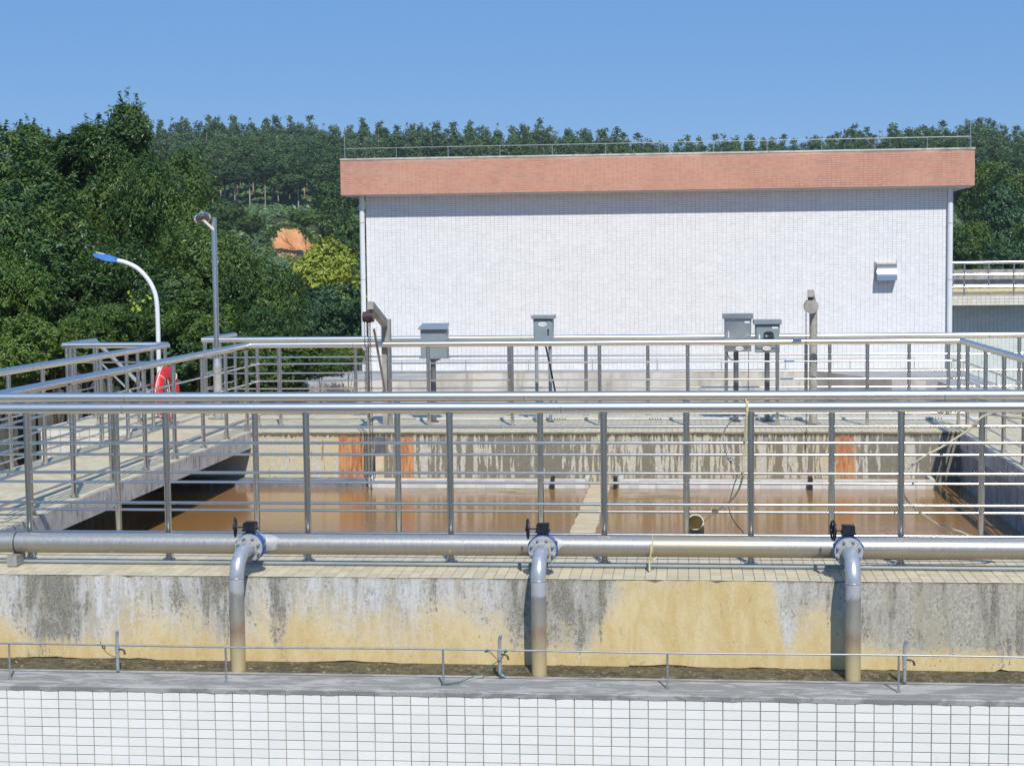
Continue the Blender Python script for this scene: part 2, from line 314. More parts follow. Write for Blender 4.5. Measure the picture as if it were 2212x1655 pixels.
# ------------------------------------------------------------------ mesh helpers
def tag(o, label=None, cat=None, group=None, kind=None):
    if label: o['label'] = label
    if cat: o['category'] = cat
    if group: o['group'] = group
    if kind: o['kind'] = kind
    return o
def empty(name, loc, label, cat, group=None):
    o = bpy.data.objects.new(name, None); o.empty_display_size = .1; o.location = loc; COL.objects.link(o)
    o['ox'] = 0; del o['ox']; ORG[o.name] = Vector(loc); return tag(o, label, cat, group)
ORG = {}
class MB:
    def __init__(s): s.v = []; s.f = []; s.sm = []; s.mi = []; s.cur = 0
    def add(s, vs, fs, smooth=False):
        b = len(s.v); s.v += [tuple(v) for v in vs]; s.f += [tuple(i + b for i in f) for f in fs]
        s.sm += [smooth] * len(fs); s.mi += [s.cur] * len(fs); return s
    def box(s, x0, x1, y0, y1, z0, z1, skip=''):
        v = [(x0, y0, z0), (x1, y0, z0), (x1, y1, z0), (x0, y1, z0), (x0, y0, z1), (x1, y0, z1), (x1, y1, z1), (x0, y1, z1)]
        fs = {'b': (0, 3, 2, 1), 't': (4, 5, 6, 7), 'f': (0, 1, 5, 4), 'r': (1, 2, 6, 5), 'k': (2, 3, 7, 6), 'l': (3, 0, 4, 7)}
        return s.add(v, [q for k, q in fs.items() if k not in skip])
    def obox(s, c, ax, ay, az, hx, hy, hz):
        c = Vector(c); v = [c + ax * (hx * i) + ay * (hy * j) + az * (hz * k) for k in (-1, 1) for i, j in ((-1, -1), (1, -1), (1, 1), (-1, 1))]
        return s.add(v, [(0, 3, 2, 1), (4, 5, 6, 7), (0, 1, 5, 4), (1, 2, 6, 5), (2, 3, 7, 6), (3, 0, 4, 7)])
    def bar(s, a, b, w, h=None, up=(0, 0, 1)):
        a = Vector(a); b = Vector(b); d = (b - a); L = d.length; d.normalize(); u = Vector(up)
        if abs(d.dot(u)) > .99: u = Vector((1, 0, 0))
        r = d.cross(u).normalized(); u = r.cross(d).normalized()
        return s.obox((a + b) / 2, r, d, u, w / 2, L / 2, (h or w) / 2)
    def tube(s, pts, r, n=12, caps=True, closed=False):
        pts = [Vector(p) for p in pts]; N = len(pts); rs = r if isinstance(r, (list, tuple)) else [r] * N
        T = []
        for i in range(N):
            if closed: d = pts[(i + 1) % N] - pts[i - 1]
            else: d = pts[min(i + 1, N - 1)] - pts[max(i - 1, 0)]
            T.append(d.normalized())
        u = Vector((0, 0, 1)) if abs(T[0].z) < .9 else Vector((1, 0, 0))
        vs = []
        for i in range(N):
            u = (u - T[i] * u.dot(T[i])).normalized(); w = T[i].cross(u)
            for k in range(n):
                a = 2 * math.pi * k / n; vs.append(pts[i] + (u * math.cos(a) + w * math.sin(a)) * rs[i])
        fs = []
        for i in range(N if closed else N - 1):
            j = (i + 1) % N
            for k in range(n): fs.append((i * n + k, i * n + (k + 1) % n, j * n + (k + 1) % n, j * n + k))
        s.add(vs, fs, True)
        if caps and not closed:
            s.add(vs[:n], [tuple(range(n))[::-1]]); s.add(vs[-n:], [tuple(range(n))])
        return s
    def cyl(s, a, b, r, n=16): return s.tube([a, b], r, n)
    def ring(s, c, ax, R, r, n=24, m=8):
        ax = Vector(ax).normalized(); u = Vector((0, 0, 1)) if abs(ax.z) < .9 else Vector((1, 0, 0)); u = (u - ax * u.dot(ax)).normalized(); w = ax.cross(u)
        return s.tube([Vector(c) + (u * math.cos(2 * math.pi * i / n) + w * math.sin(2 * math.pi * i / n)) * R for i in range(n)], r, m, closed=True)
    def build(s, name, mat, parent=None, mesh_only=False):
        O = Vector((0, 0, 0))
        if parent is not None: O = ORG[parent.name]
        elif s.v and not mesh_only:
            a = np.array(s.v); O = Vector((float((a[:, 0].min() + a[:, 0].max()) / 2), float((a[:, 1].min() + a[:, 1].max()) / 2), float(a[:, 2].min())))
        me = bpy.data.meshes.new(name); me.from_pydata([(v[0] - O.x, v[1] - O.y, v[2] - O.z) for v in s.v], [], s.f)
        me.polygons.foreach_set('use_smooth', s.sm)
        ms = mat if isinstance(mat, (list, tuple)) else [mat]
        for m in ms: me.materials.append(m)
        if len(ms) > 1: me.polygons.foreach_set('material_index', s.mi)
        me.update()
        if mesh_only: return me
        o = bpy.data.objects.new(name, me); COL.objects.link(o)
        if parent is None: o.location = O
        else: o.parent = parent
        ORG[o.name] = O
        return o
def fillet(pts, r, n=6):
    pts = [Vector(p) for p in pts]; out = [pts[0]]
    for i in range(1, len(pts) - 1):
        a, b, c = pts[i - 1], pts[i], pts[i + 1]; d1 = (a - b); d2 = (c - b); q = min(r, d1.length * .45, d2.length * .45)
        p1 = b + d1.normalized() * q; p2 = b + d2.normalized() * q
        for k in range(n + 1):
            t = k / n; out.append(p1 * (1 - t) ** 2 + b * 2 * t * (1 - t) + p2 * t * t)
    return out + [pts[-1]]
def smooth_path(pts, sub=6):
    P = [Vector(p) for p in pts]; P = [P[0]] + P + [P[-1]]; out = []
    for i in range(1, len(P) - 2):
        for k in range(sub):
            t = k / sub; a, b, c, d = P[i - 1], P[i], P[i + 1], P[i + 2]
            out.append(.5 * ((2 * b) + (c - a) * t + (2 * a - 5 * b + 4 * c - d) * t * t + (3 * b - a - 3 * c + d) * t ** 3))
    return out + [P[-2]]
def place(name, me, parent, loc):
    o = bpy.data.objects.new(name, me); COL.objects.link(o); o.parent = parent
    o.location = Vector(loc) - ORG[parent.name]; return o

# tiles: origin corner, two in-plane axes, normal
def tile_mesh(w, h, d, mat, name='tile'):
    b = min(.0015, w * .03); m = MB()
    v = [(0, 0, 0), (w, 0, 0), (w, 0, h), (0, 0, h), (b, -d, b), (w - b, -d, b), (w - b, -d, h - b), (b, -d, h - b)]
    m.add(v, [(4, 5, 6, 7), (0, 1, 5, 4), (1, 2, 6, 5), (2, 3, 7, 6), (3, 0, 4, 7)])
    return m.build(name, mat, mesh_only=True)
def tile_field(name, parent, o, U, V, N, nu, nv, pu, pv, gap, d, mat, skip=None, jit=.0):
    """nu x nv tiles in one mesh; U, V unit axes, N outward"""
    o = Vector(o) - (ORG[parent.name] if parent is not None else Vector((0, 0, 0)))
    ii, jj = np.meshgrid(np.arange(nu), np.arange(nv)); ii = ii.ravel(); jj = jj.ravel()
    if skip is not None:
        keep = np.array([not skip(a, b) for a, b in zip(ii, jj)]); ii = ii[keep]; jj = jj[keep]
    n = len(ii); U = np.array(U, float); V = np.array(V, float); N = np.array(N, float)
    g = gap / 2; b = min(.0015, pu * .03)
    uu = np.array([g, pu - g, pu - g, g, g + b, pu - g - b, pu - g - b, g + b]); vv = np.array([g, g, pv - g, pv - g, g + b, g + b, pv - g - b, pv - g - b]); dd = np.array([0, 0, 0, 0, d, d, d, d])
    ju = rng.uniform(-jit, jit, n); jv = rng.uniform(-jit, jit, n); jd = rng.uniform(-.0008, .0008, n)
    P = np.array(o)[None, None, :] + (ii * pu + ju)[:, None, None] * U + (jj * pv + jv)[:, None, None] * V + uu[None, :, None] * U + vv[None, :, None] * V + (dd[None, :, None] + jd[:, None, None] * (dd > 0)[None, :, None]) * N
    fq = np.array([(4, 5, 6, 7), (0, 1, 5, 4), (1, 2, 6, 5), (2, 3, 7, 6), (3, 0, 4, 7)])
    if np.dot(np.cross(U, V), N) < 0: fq = fq[:, ::-1]
    Fc = (fq[None] + (np.arange(n) * 8)[:, None, None]).reshape(-1, 4)
    ob = np_mesh(name, P.reshape(-1, 3), Fc, mat)
    if parent is not None: ob.parent = parent; ORG[ob.name] = ORG[parent.name]
    ob['kind'] = 'stuff'; return ob
def np_mesh(name, V, Q, mat, link=True):
    me = bpy.data.meshes.new(name); nv, nf = len(V), len(Q); k = Q.shape[1]
    me.vertices.add(nv); me.vertices.foreach_set('co', np.asarray(V, np.float32).ravel())
    me.loops.add(nf * k); me.loops.foreach_set('vertex_index', np.asarray(Q, np.int32).ravel())
    me.polygons.add(nf); me.polygons.foreach_set('loop_start', np.arange(0, nf * k, k, dtype=np.int32)); me.polygons.foreach_set('loop_total', np.full(nf, k, np.int32))
    me.polygons.foreach_set('use_smooth', np.zeros(nf, dtype=bool))
    me.materials.append(mat); me.update(calc_edges=True)
    if not link: return me
    o = bpy.data.objects.new(name, me); COL.objects.link(o); return o

# ------------------------------------------------------------------ ground and hill
g = MB().add([(-900, -60, -4.2), (900, -60, -4.2), (900, 1500, -4.2), (-900, 1500, -4.2)], [(0, 1, 2, 3)]).build('ground', GROUND)
g.location.z = -4.2; tag(g, kind='structure')
sky_pts = [(-700, 255), (-200, 258), (0, 262), (200, 258), (350, 275), (400, 275), (480, 270), (540, 268), (620, 275), (740, 275), (900, 277), (1100, 282), (1240, 284), (1340, 300), (1440, 318), (1500, 303), (1650, 308), (1750, 310), (1800, 292), (1960, 285), (2100, 272), (2212, 287), (2500, 280), (3200, 275)]
def skyy(px): return float(np.interp(px, [a for a, b in sky_pts], [b for a, b in sky_pts]))
RY = 300.0
def pix_x(X, Y): return 1480 + F * (X / Y) * 1.0 * 1.006
TH = 6.5
def ridge(X):            # ground height along the crest, tree height taken off
    px = 1480 + F * X / RY; return at(px, skyy(px), RY).z - TH
def foot(X):             # the ground where the front trunks stand
    px = 1480 + F * X / 232.0
    return float(np.interp(px, [-500, 300, 420, 520, 620, 700, 790, 1200, 2000, 2100, 2600], [7.5, 7.2, 7.5, 8.6, 8.4, 7.4, 6.6, 4.0, 3.0, 1.5, 1.0]))
def hill_z(X, Y):
    f = foot(X)
    if Y < 120: return -4.3
    if Y < 222: t = (Y - 120) / 102; return -4.3 + (min(f - 3.6, 2.2) + 4.3) * t ** 1.4
    if Y < 228: t = (Y - 222) / 6; a = min(f - 3.6, 2.2); return a + (f - a) * t
    if Y < RY: t = (Y - 228) / (RY - 228); return f + (ridge(X) - f) * (t ** .9)
    return ridge(X) - (Y - RY) * .08
xs = np.linspace(-190, 150, 120); ys = np.concatenate([np.linspace(118, 220, 14), np.linspace(222, 228, 5), np.linspace(231, 300, 20), np.linspace(310, 520, 8)])
V = []; 
for y in ys:
    for x in xs:
        V.append((x, y, hill_z(x, y) + (random.uniform(-.25, .25) if y > 125 else 0)))
nx = len(xs); Q = [(j * nx + i, j * nx + i + 1, (j + 1) * nx + i + 1, (j + 1) * nx + i) for j in range(len(ys) - 1) for i in range(nx - 1)]
hill = np_mesh('hill', np.array(V), np.array(Q), HILLM); tag(hill, kind='structure')
# the orange cut in the hillside: a bumpy sheet of bare soil
def soil(name, pts, Y, label):
    P = [at(a, b, Y + dy_) for a, b, dy_ in pts]; c = sum(P, Vector()) / len(P)
    m = MB(); n = len(P); rings = 7; vs = []
    for k in range(rings + 1):
        t = k / rings
        for i in range(n * 4):
            a = P[(i // 4) % n].lerp(P[(i // 4 + 1) % n], (i % 4) / 4); q = c.lerp(a, t)
            w = random.uniform(-.18, .18); vs.append(q + Vector((w * .5, -abs(random.gauss(0, .10)) if k < rings else .6, w)))
    N = n * 4; fs = [(k * N + i, k * N + (i + 1) % N, (k + 1) * N + (i + 1) % N, (k + 1) * N + i) for k in range(rings) for i in range(N)]
    m.add(vs, fs, True); o = m.build(name, SOIL); tag(o, kind='structure'); return o
soil('bare_soil_slope', [(584, 502, 5), (600, 490, 5), (640, 490, 5), (655, 500, 5), (668, 525, 5), (692, 542, 3), (690, 570, 1), (665, 600, 0), (625, 605, -1), (600, 570, 0), (582, 530, 3)], 219, '')

GE = []
for (a0, b0), (a1, b1) in zip([(584, 502), (600, 488), (640, 488), (662, 500), (676, 520), (700, 540), (700, 570), (590, 565), (580, 530), (584, 502)], [(600, 488), (640, 488), (662, 500), (676, 520), (700, 540), (700, 570), (665, 600), (580, 530), (584, 502), (590, 510)]):
    for k in range(110):
        f_ = random.random(); p_ = at(a0 + (a1 - a0) * f_ + random.gauss(0, 5), b0 + (b1 - b0) * f_ + random.gauss(0, 3.5), 218.3); GE.append(tuple(p_))
# ------------------------------------------------------------------ tank with walkways
TX0, TX1 = -7.4, 4.7; YF = 10.735; WF = 12.44; XL = -5.41; XR = 3.27; YB = 20.14; YBB = 22.75
tank = empty('concrete_tank', (-1, YF, -4.2), 'open concrete settling tank full of muddy brown water with beige tiled walkways around it', 'water tank')
# front wall: its plaster ends raggedly above a bare mossy foot
m = MB(); n = 260; xsw = np.linspace(-8.6, 6.0, n); ph = [random.uniform(0, 6) for _ in range(4)]
edge = []
for i, x in enumerate(xsw):
    z = -.583 + .008 * math.sin(x * 3.1 + ph[0]) + .006 * math.sin(x * 9 + ph[1]) + random.uniform(-.004, .004)
    if math.sin(x * 1.9 + ph[2]) > .93 or math.sin(x * 2.7 + ph[3]) > .95: z -= .03
    edge.append(z)
vs = []; fs = []
for i, x in enumerate(xsw):
    top = -.012 + random.uniform(-.005, .002) - (.012 if random.random() < .08 else 0)
    vs += [(x, YF, edge[i]), (x, YF, top), (x, YF + .012, edge[i] - .002), (x, YF + .03, top)]
for i in range(n - 1):
    a = i * 4; b = a + 4; fs += [(a, b, b + 1, a + 1), (a + 2, b + 2, b, a), (a + 1, b + 1, b + 3, a + 3)]
m.add(vs, fs); m.build('front_wall_plaster', WALLF, tank)
m = MB(); m.box(-8.6, 6.0, YF + .008, YF + .25, -.72, -.022); vs = []; fs = []
for i, x in enumerate(np.linspace(-8.6, 6.0, 500)): vs += [(x, 10.45 + random.uniform(-.012, .006), -.5905), (x, 10.52, -.588 + random.uniform(-.004, .006)), (x, 10.62, -.584 + random.uniform(-.006, .008)), (x, YF + .02, -.584)]
for i in range(499):
    for k in range(3): fs.append((i * 4 + k, i * 4 + 4 + k, i * 4 + 5 + k, i * 4 + 1 + k))
m.add(vs, fs)
m.build('bare_wall_foot', MOSS, tank)
MB().box(-8.6, 6.0, YF + .02, YF + .25, -4.2, -.722).build('tank_wall', CONC, tank)
fw = MB().box(-8.6, 6.0, YF + .012, WF - .002, -.2, -.008).build('front_walkway', GROUT_P, tank)
MB().box(-8.6, 6.0, WF - .25, WF, -4.2, -.202).build('tank_wall', CONC, tank)
lw = MB().box(-6.93, XL - .002, WF, YB, -.2, -.008).build('left_walkway', GROUT_P, tank)
rw = MB().box(XR + .002, 4.95, WF, YB, -.2, -.008).build('right_walkway', GROUT_P, tank)
bw = MB().box(-6.93, 6.5, YB + .002, YBB, -.2, -.008).build('far_walkway', GROUT_P, tank)
m = MB()      # weathered faces of the slabs towards the water
m.box(XL - .001, XL + .014, WF, YB, -.205, -.004); m.build('slab_edge', CONC_E, tank)
MB().box(XR - .014, XR + .001, WF, YB, -.205, -.004).build('slab_edge', CONC_E, tank)
MB().box(-6.9, -6.7, WF, YB, -4.2, -.202).build('tank_wall', CONC_E, tank)
MB().box(XR, XR + .25, WF, YB, -4.2, -.206).build('tank_wall', CONC, tank)
MB().box(-6.9, XR + .2, YB, YB + .25, -4.2, -.030).build('far_pool_wall', WALLP, tank)
# paving tiles
PX, PY_, PD = .0712, .1424, .006
me = tile_mesh(PX - .0028, PY_ - .0028, .003, TILE_P, 'paving_tile')
me.transform(Matrix.Rotation(math.radians(-90), 4, 'X'))   # now z -> y, -y -> z
zt = -.008
n0 = 0; i0 = int((xof(-10, YF) + 8.6) / PX)
for j in range(3):
    for i in range(100):
        x = -8.6 + (i0 + i) * PX; o = place('tile', me, fw, (x + .00175, YF + .004 + j * PY_ + .00175, zt + random.uniform(-.0012, .0008)))
nF = int(14.6 / PX); nFY = int((WF - YF) / PY_)
tile_field('paving_tile', tank, (-8.6, YF + .004, zt), (1, 0, 0), (0, 1, 0), (0, 0, 1), nF, nFY, PX, PY_, .0034, .003, TILE_P, skip=lambda i, j: j < 3 and i0 <= i < i0 + 100)
tile_field('paving_tile', tank, (-6.93, WF + .002, zt), (1, 0, 0), (0, 1, 0), (0, 0, 1), int(1.52 / PX), int((YB - WF) / PY_), PX, PY_, .0034, .003, TILE_P)
tile_field('paving_tile', tank, (XR + .003, WF + .002, zt), (1, 0, 0), (0, 1, 0), (0, 0, 1), int(1.68 / PX), int((YB - WF) / PY_), PX, PY_, .0034, .003, TILE_P)
tile_field('paving_tile', tank, (-6.93, YB, zt), (1, 0, 0), (0, 1, 0), (0, 0, 1), int(13.4 / PX), int((YBB - YB) / PY_), PX, PY_, .0034, .003, TILE_P)
# water, divider, launder
WZ = -.64
w = MB().add([(-6.7, WF, WZ), (XR, WF, WZ), (XR, YB, WZ), (-6.7, YB, WZ)], [(0, 1, 2, 3)]).build('water', WATER); tag(w, kind='structure')
m = MB(); vs = []; fs = []; N = 70
for i in range(N + 1):
    y = WF + (YB - .42 - WF) * i / N
    vs += [(-1.138 + random.uniform(-.012, .012), y, WZ - .3), (-1.138 + random.uniform(-.012, .012), y, -.59), (-.892 + random.uniform(-.012, .012), y, -.59), (-.892 + random.uniform(-.012, .012), y, WZ - .3)]
for i in range(N):
    a = i * 4; b = a + 4; fs += [(a, b, b + 1, a + 1), (a + 1, b + 1, b + 2, a + 2), (a + 2, b + 2, b + 3, a + 3)]
m.add(vs, fs); m.build('divider_wall', DIVM, tank)
for xa, xb in ((xof(795, 19.8), -1.16), (-.80, xof(2020, 19.8))):
    tr = MB().box(xa, xb, 19.72, 19.80, -.9, -.535).box(xa, xb, 19.80, YB - .002, -.9, -.60).box(xa, xa + .05, 19.80, YB - .002, -.6, -.53).box(xb - .05, xb, 19.80, YB - .002, -.6, -.53).build('launder_trough', CONC_W, tank)
    tile_field('trough_tile', tank, (xa, 19.72, -.655), (1, 0, 0), (0, 0, 1), (0, -1, 0), int((xb - xa) / .12), 2, .12, .06, .005, .004, TILE_T)
    MB().add([(xa, 19.80, -.565), (xb, 19.80, -.565), (xb, YB, -.565), (xa, YB, -.565)], [(0, 1, 2, 3)]).build('trough_water', WATER, tank)
MB().box(-6.6, xof(790, 19.8), 19.74, YB - .002, -.9, -.57).build('launder_trough', REFLC, tank)
for px in (1193, 1328, 1751):
    x = xof(px, 19.7); MB().box(x - .02, x + .02, 19.60, 19.80, -.66, -.50).build('trough_bracket', BLACK, tank)
MB().box(xof(811, 19.95), xof(829, 19.95), 19.9, 20.02, -.27, -.05).build('support_pier', POSTP, tank)
MB().box(xof(811, 19.95), xof(829, 19.95), 19.9, 20.02, -1.2, -.271).build('support_pier', DIVM, tank)

# ------------------------------------------------------------------ tiled parapet in front
PYF = 10.045; PZ = -.589; PYB = 10.47
par = empty('tiled_parapet', (-1, PYF, -4.2), 'low wall of white rectangular tiles under a grey coping, in the foreground', 'wall')
MB().box(-8.6, 6.0, PYF + .004, YF + .006, -4.2, PZ - .03).build('backing_wall', GROUT, par)
m = MB(); xs2 = np.linspace(-8.6, 6.0, 300); vs = []; fs = []
for x in xs2:
    j = random.uniform(-.004, .003)
    vs += [(x, PYF - .006 + j * .5, PZ - .031 + j), (x, PYF - .010 + j * .5, PZ - .004), (x, PYF + .004, PZ), (x, PYB - .02, PZ + .001), (x, PYF + .01, PZ - .031 + j)]
for i in range(len(xs2) - 1):
    a = i * 5; b = a + 5; fs += [(a, b, b + 1, a + 1), (a + 1, b + 1, b + 2, a + 2), (a + 2, b + 2, b + 3, a + 3), (a + 4, b + 4, b, a)]
m.add(vs, fs); m.build('coping', COPING, par)
TW, THh = .1137, .0590
tme = tile_mesh(TW - .0042, THh - .0042, .007, TILE_W, 'wall_tile')
ti0 = 0; x00 = xof(-22, PYF, 1500); nrow = 7
for j in range(5):
    for i in range(60):
        o = place('tile', tme, par, (x00 + i * TW + .0025 + random.uniform(-.0006, .0006), PYF + .004, PZ - .032 - (j + 1) * THh + .0025 + random.uniform(-.0006, .0006)))
ileft = int((x00 + 8.6) / TW); tot = ileft + 60 + int((6.0 - x00 - 60 * TW) / TW)
tile_field('wall_tile', par, (x00 - ileft * TW, PYF + .004, PZ - .032 - 20 * THh), (1, 0, 0), (0, 0, 1), (0, -1, 0), tot, 20, TW, THh, .0042, .007, TILE_W, skip=lambda i, j: j >= 15 and ileft <= i < ileft + 60)

# ------------------------------------------------------------------ lightning strip on the coping
def strip(name, label, pts, posts, h, r=.006, pr=.007, tall=None, foot=True, group=None):
    t = empty(name, posts[0], label, 'lightning rod', group)
    MB().tube(pts, r, 8).build('rod', WIRE, t)
    for i, p in enumerate(posts):
        q = MB().cyl(p, (p[0], p[1], p[2] + h), pr, 8)
        if foot: q.cyl(p, (p[0], p[1], p[2] + .008), pr * 2.0, 8)
        q.build('post', WIRE, t)
    return t
posts = [(xof(px, 10.19, py), 10.19, PZ + .001) for px, py in ((22, 1468), (489, 1476), (958, 1480), (1442, 1487), (1941, 1494))]
sp = .5 * (posts[4][0] - posts[2][0])
posts = [(posts[0][0] - sp, 10.19, PZ)] + posts + [(posts[4][0] + sp, 10.19, PZ)]
ztop = PZ + .228
strip('lightning_strip', 'thin galvanised earthing rod on short posts along the grey coping in the foreground', smooth_path([(p[0], p[1], ztop + (.006 if i % 2 else 0)) for i, p in enumerate(posts)], 4), posts, .226)
def tap(px, py, side, label, lean=0):
    Y = 10.40; b = on_z(px, py, PZ); b = Vector((b.x, Y, PZ)) ; t = empty('standpipe_tap', b, label, 'tap', 'standpipe taps along the coping')
    x, y, z = b
    MB().tube(fillet([(x + .03 * side, y + .01, z), (x, y, z + .03), (x, y, z + .10)], .03, 4), .0115, 10).build('riser', PVC, t)
    MB().cyl((x, y, z + .10), (x, y, z + .118), .015, 10).cyl((x, y, z + .135), (x, y, z + .185), .016, 12).cyl((x, y, z + .118), (x, y, z + .135), .0125, 10).build('valve_body', SILVER, t)
    MB().tube(smooth_path([(x, y, z + .155), (x + .030, y - .012, z + .157), (x + .050, y - .016, z + .150), (x + .058, y - .02, z + .125)], 4), [.006] * 7 + [.007] * 6, 8).build('lever', IRON, t)
    MB().tube(fillet([(x, y, z + .185), (x, y, z + .25), (x + .012, y - .02, z + .285)], .03, 5), .0115, 10).build('spout', SILVER, t)
    return t, b
t1, b1 = tap(255, 1452, 0, 'left standpipe tap with a small black ring hanging from a wire on its left')
t2, b2 = tap(1081, 1462, 1, 'middle standpipe tap tied to the rod with brown strings and green cord')
t3, b3 = tap(1950, 1470, 0, 'right standpipe tap beside a rod post with its lever drooping to the right')
x, y, z = b1
MB().tube(smooth_path([(x, y - .01, z + .10), (x - .05, y - .02, z + .125), (x - .082, y - .03, z + .165), (x - .08, y - .1, z + .23)], 4), .002, 6).build('wire', BLACK, t1)
MB().ring((x - .08, y - .03, z + .175), (0, 1, 0), .009, .004, 12, 6).build('hanging_ring', BLACK, t1)
x, y, z = b2
for s_ in (-1, 1):
    MB().tube(smooth_path([(x, y - .014, z + .11), (x + .025 * s_, y - .05, z + .15), (x + .05 * s_, y - .12, z + .2), (x + .058 * s_, y - .2, z + .220)], 4), .0028, 6).build('string', HOSE_B, t2)
    q = Vector((x + .06 * s_, 10.19, ztop)); MB().tube([q - Vector((.01, 0, .004)), q + Vector((.01, 0, .002))], .010, 8).build('cord_knot', GREENC, t2)
pp = posts[3]
MB().tube(smooth_path([(x, y - .01, z + .12), (x - .12, y - .06, z + .05), (x - .22, y - .12, z + .012), (pp[0] + .02, pp[1] + .01, z + .008), (pp[0] - .012, pp[1] - .012, z + .012), (pp[0] + .01, pp[1] - .012, z + .016), (pp[0] + .1, pp[1] + .03, z + .012)], 5), .003, 6).build('green_cord', GREENC, t2)

# ------------------------------------------------------------------ main pipe and branches
YP, ZP, RP = 11.1, .149, .0705
mp = empty('main_pipe', (-1, YP, ZP), 'long horizontal weathered steel water pipe running along the front edge of the walkway', 'pipe')
cuts = [-8.6, xof(37, YP, 1175), xof(1410, YP, 1178), 6.0]
for a, b in zip(cuts[:-1], cuts[1:]):
    MB().tube([(a + .002, YP, ZP), (b - .002, YP, ZP)], RP, 40).build('pipe_section', GALV, mp)
    if b < 5.9:
        q = MB()
        q.ring((b, YP, ZP), (1, 0, 0), RP, .005, 40, 6); q.build('pipe_joint', IRON if b < -3 else BUCK, mp)
for px in (37,):
    x = xof(px + 6, YP, 1205)
    MB().box(x - .045, x + .025, YP - .12, YP + .04, .001, .074).build('support_block', CONC, mp)
q = MB().tube(smooth_path([(cuts[2] - .01, YP - .069, ZP + .03), (cuts[2] - .012, YP - .076, ZP - .03), (cuts[2] - .022, YP - .065, ZP - .10), (cuts[2] - .02, YP - .10, .07), (cuts[2] - .02, YP - .12, .006)], 5), .007, 6)
q.tube(smooth_path([(cuts[2] - .03, YP - .07, .085), (cuts[2], YP - .11, .075), (cuts[2] + .03, YP - .075, .09)], 4), .006, 6); q.build('tying_rag', ROPE, mp)
q = MB()
for xx in (xof(1003, YP, 1175), xof(1700, YP, 1170)):
    q.ring((xx, YP, ZP), (1, 0, 0), RP + .0005, .0018, 40, 4)
q.build('weld_seam', FLANGE, mp)

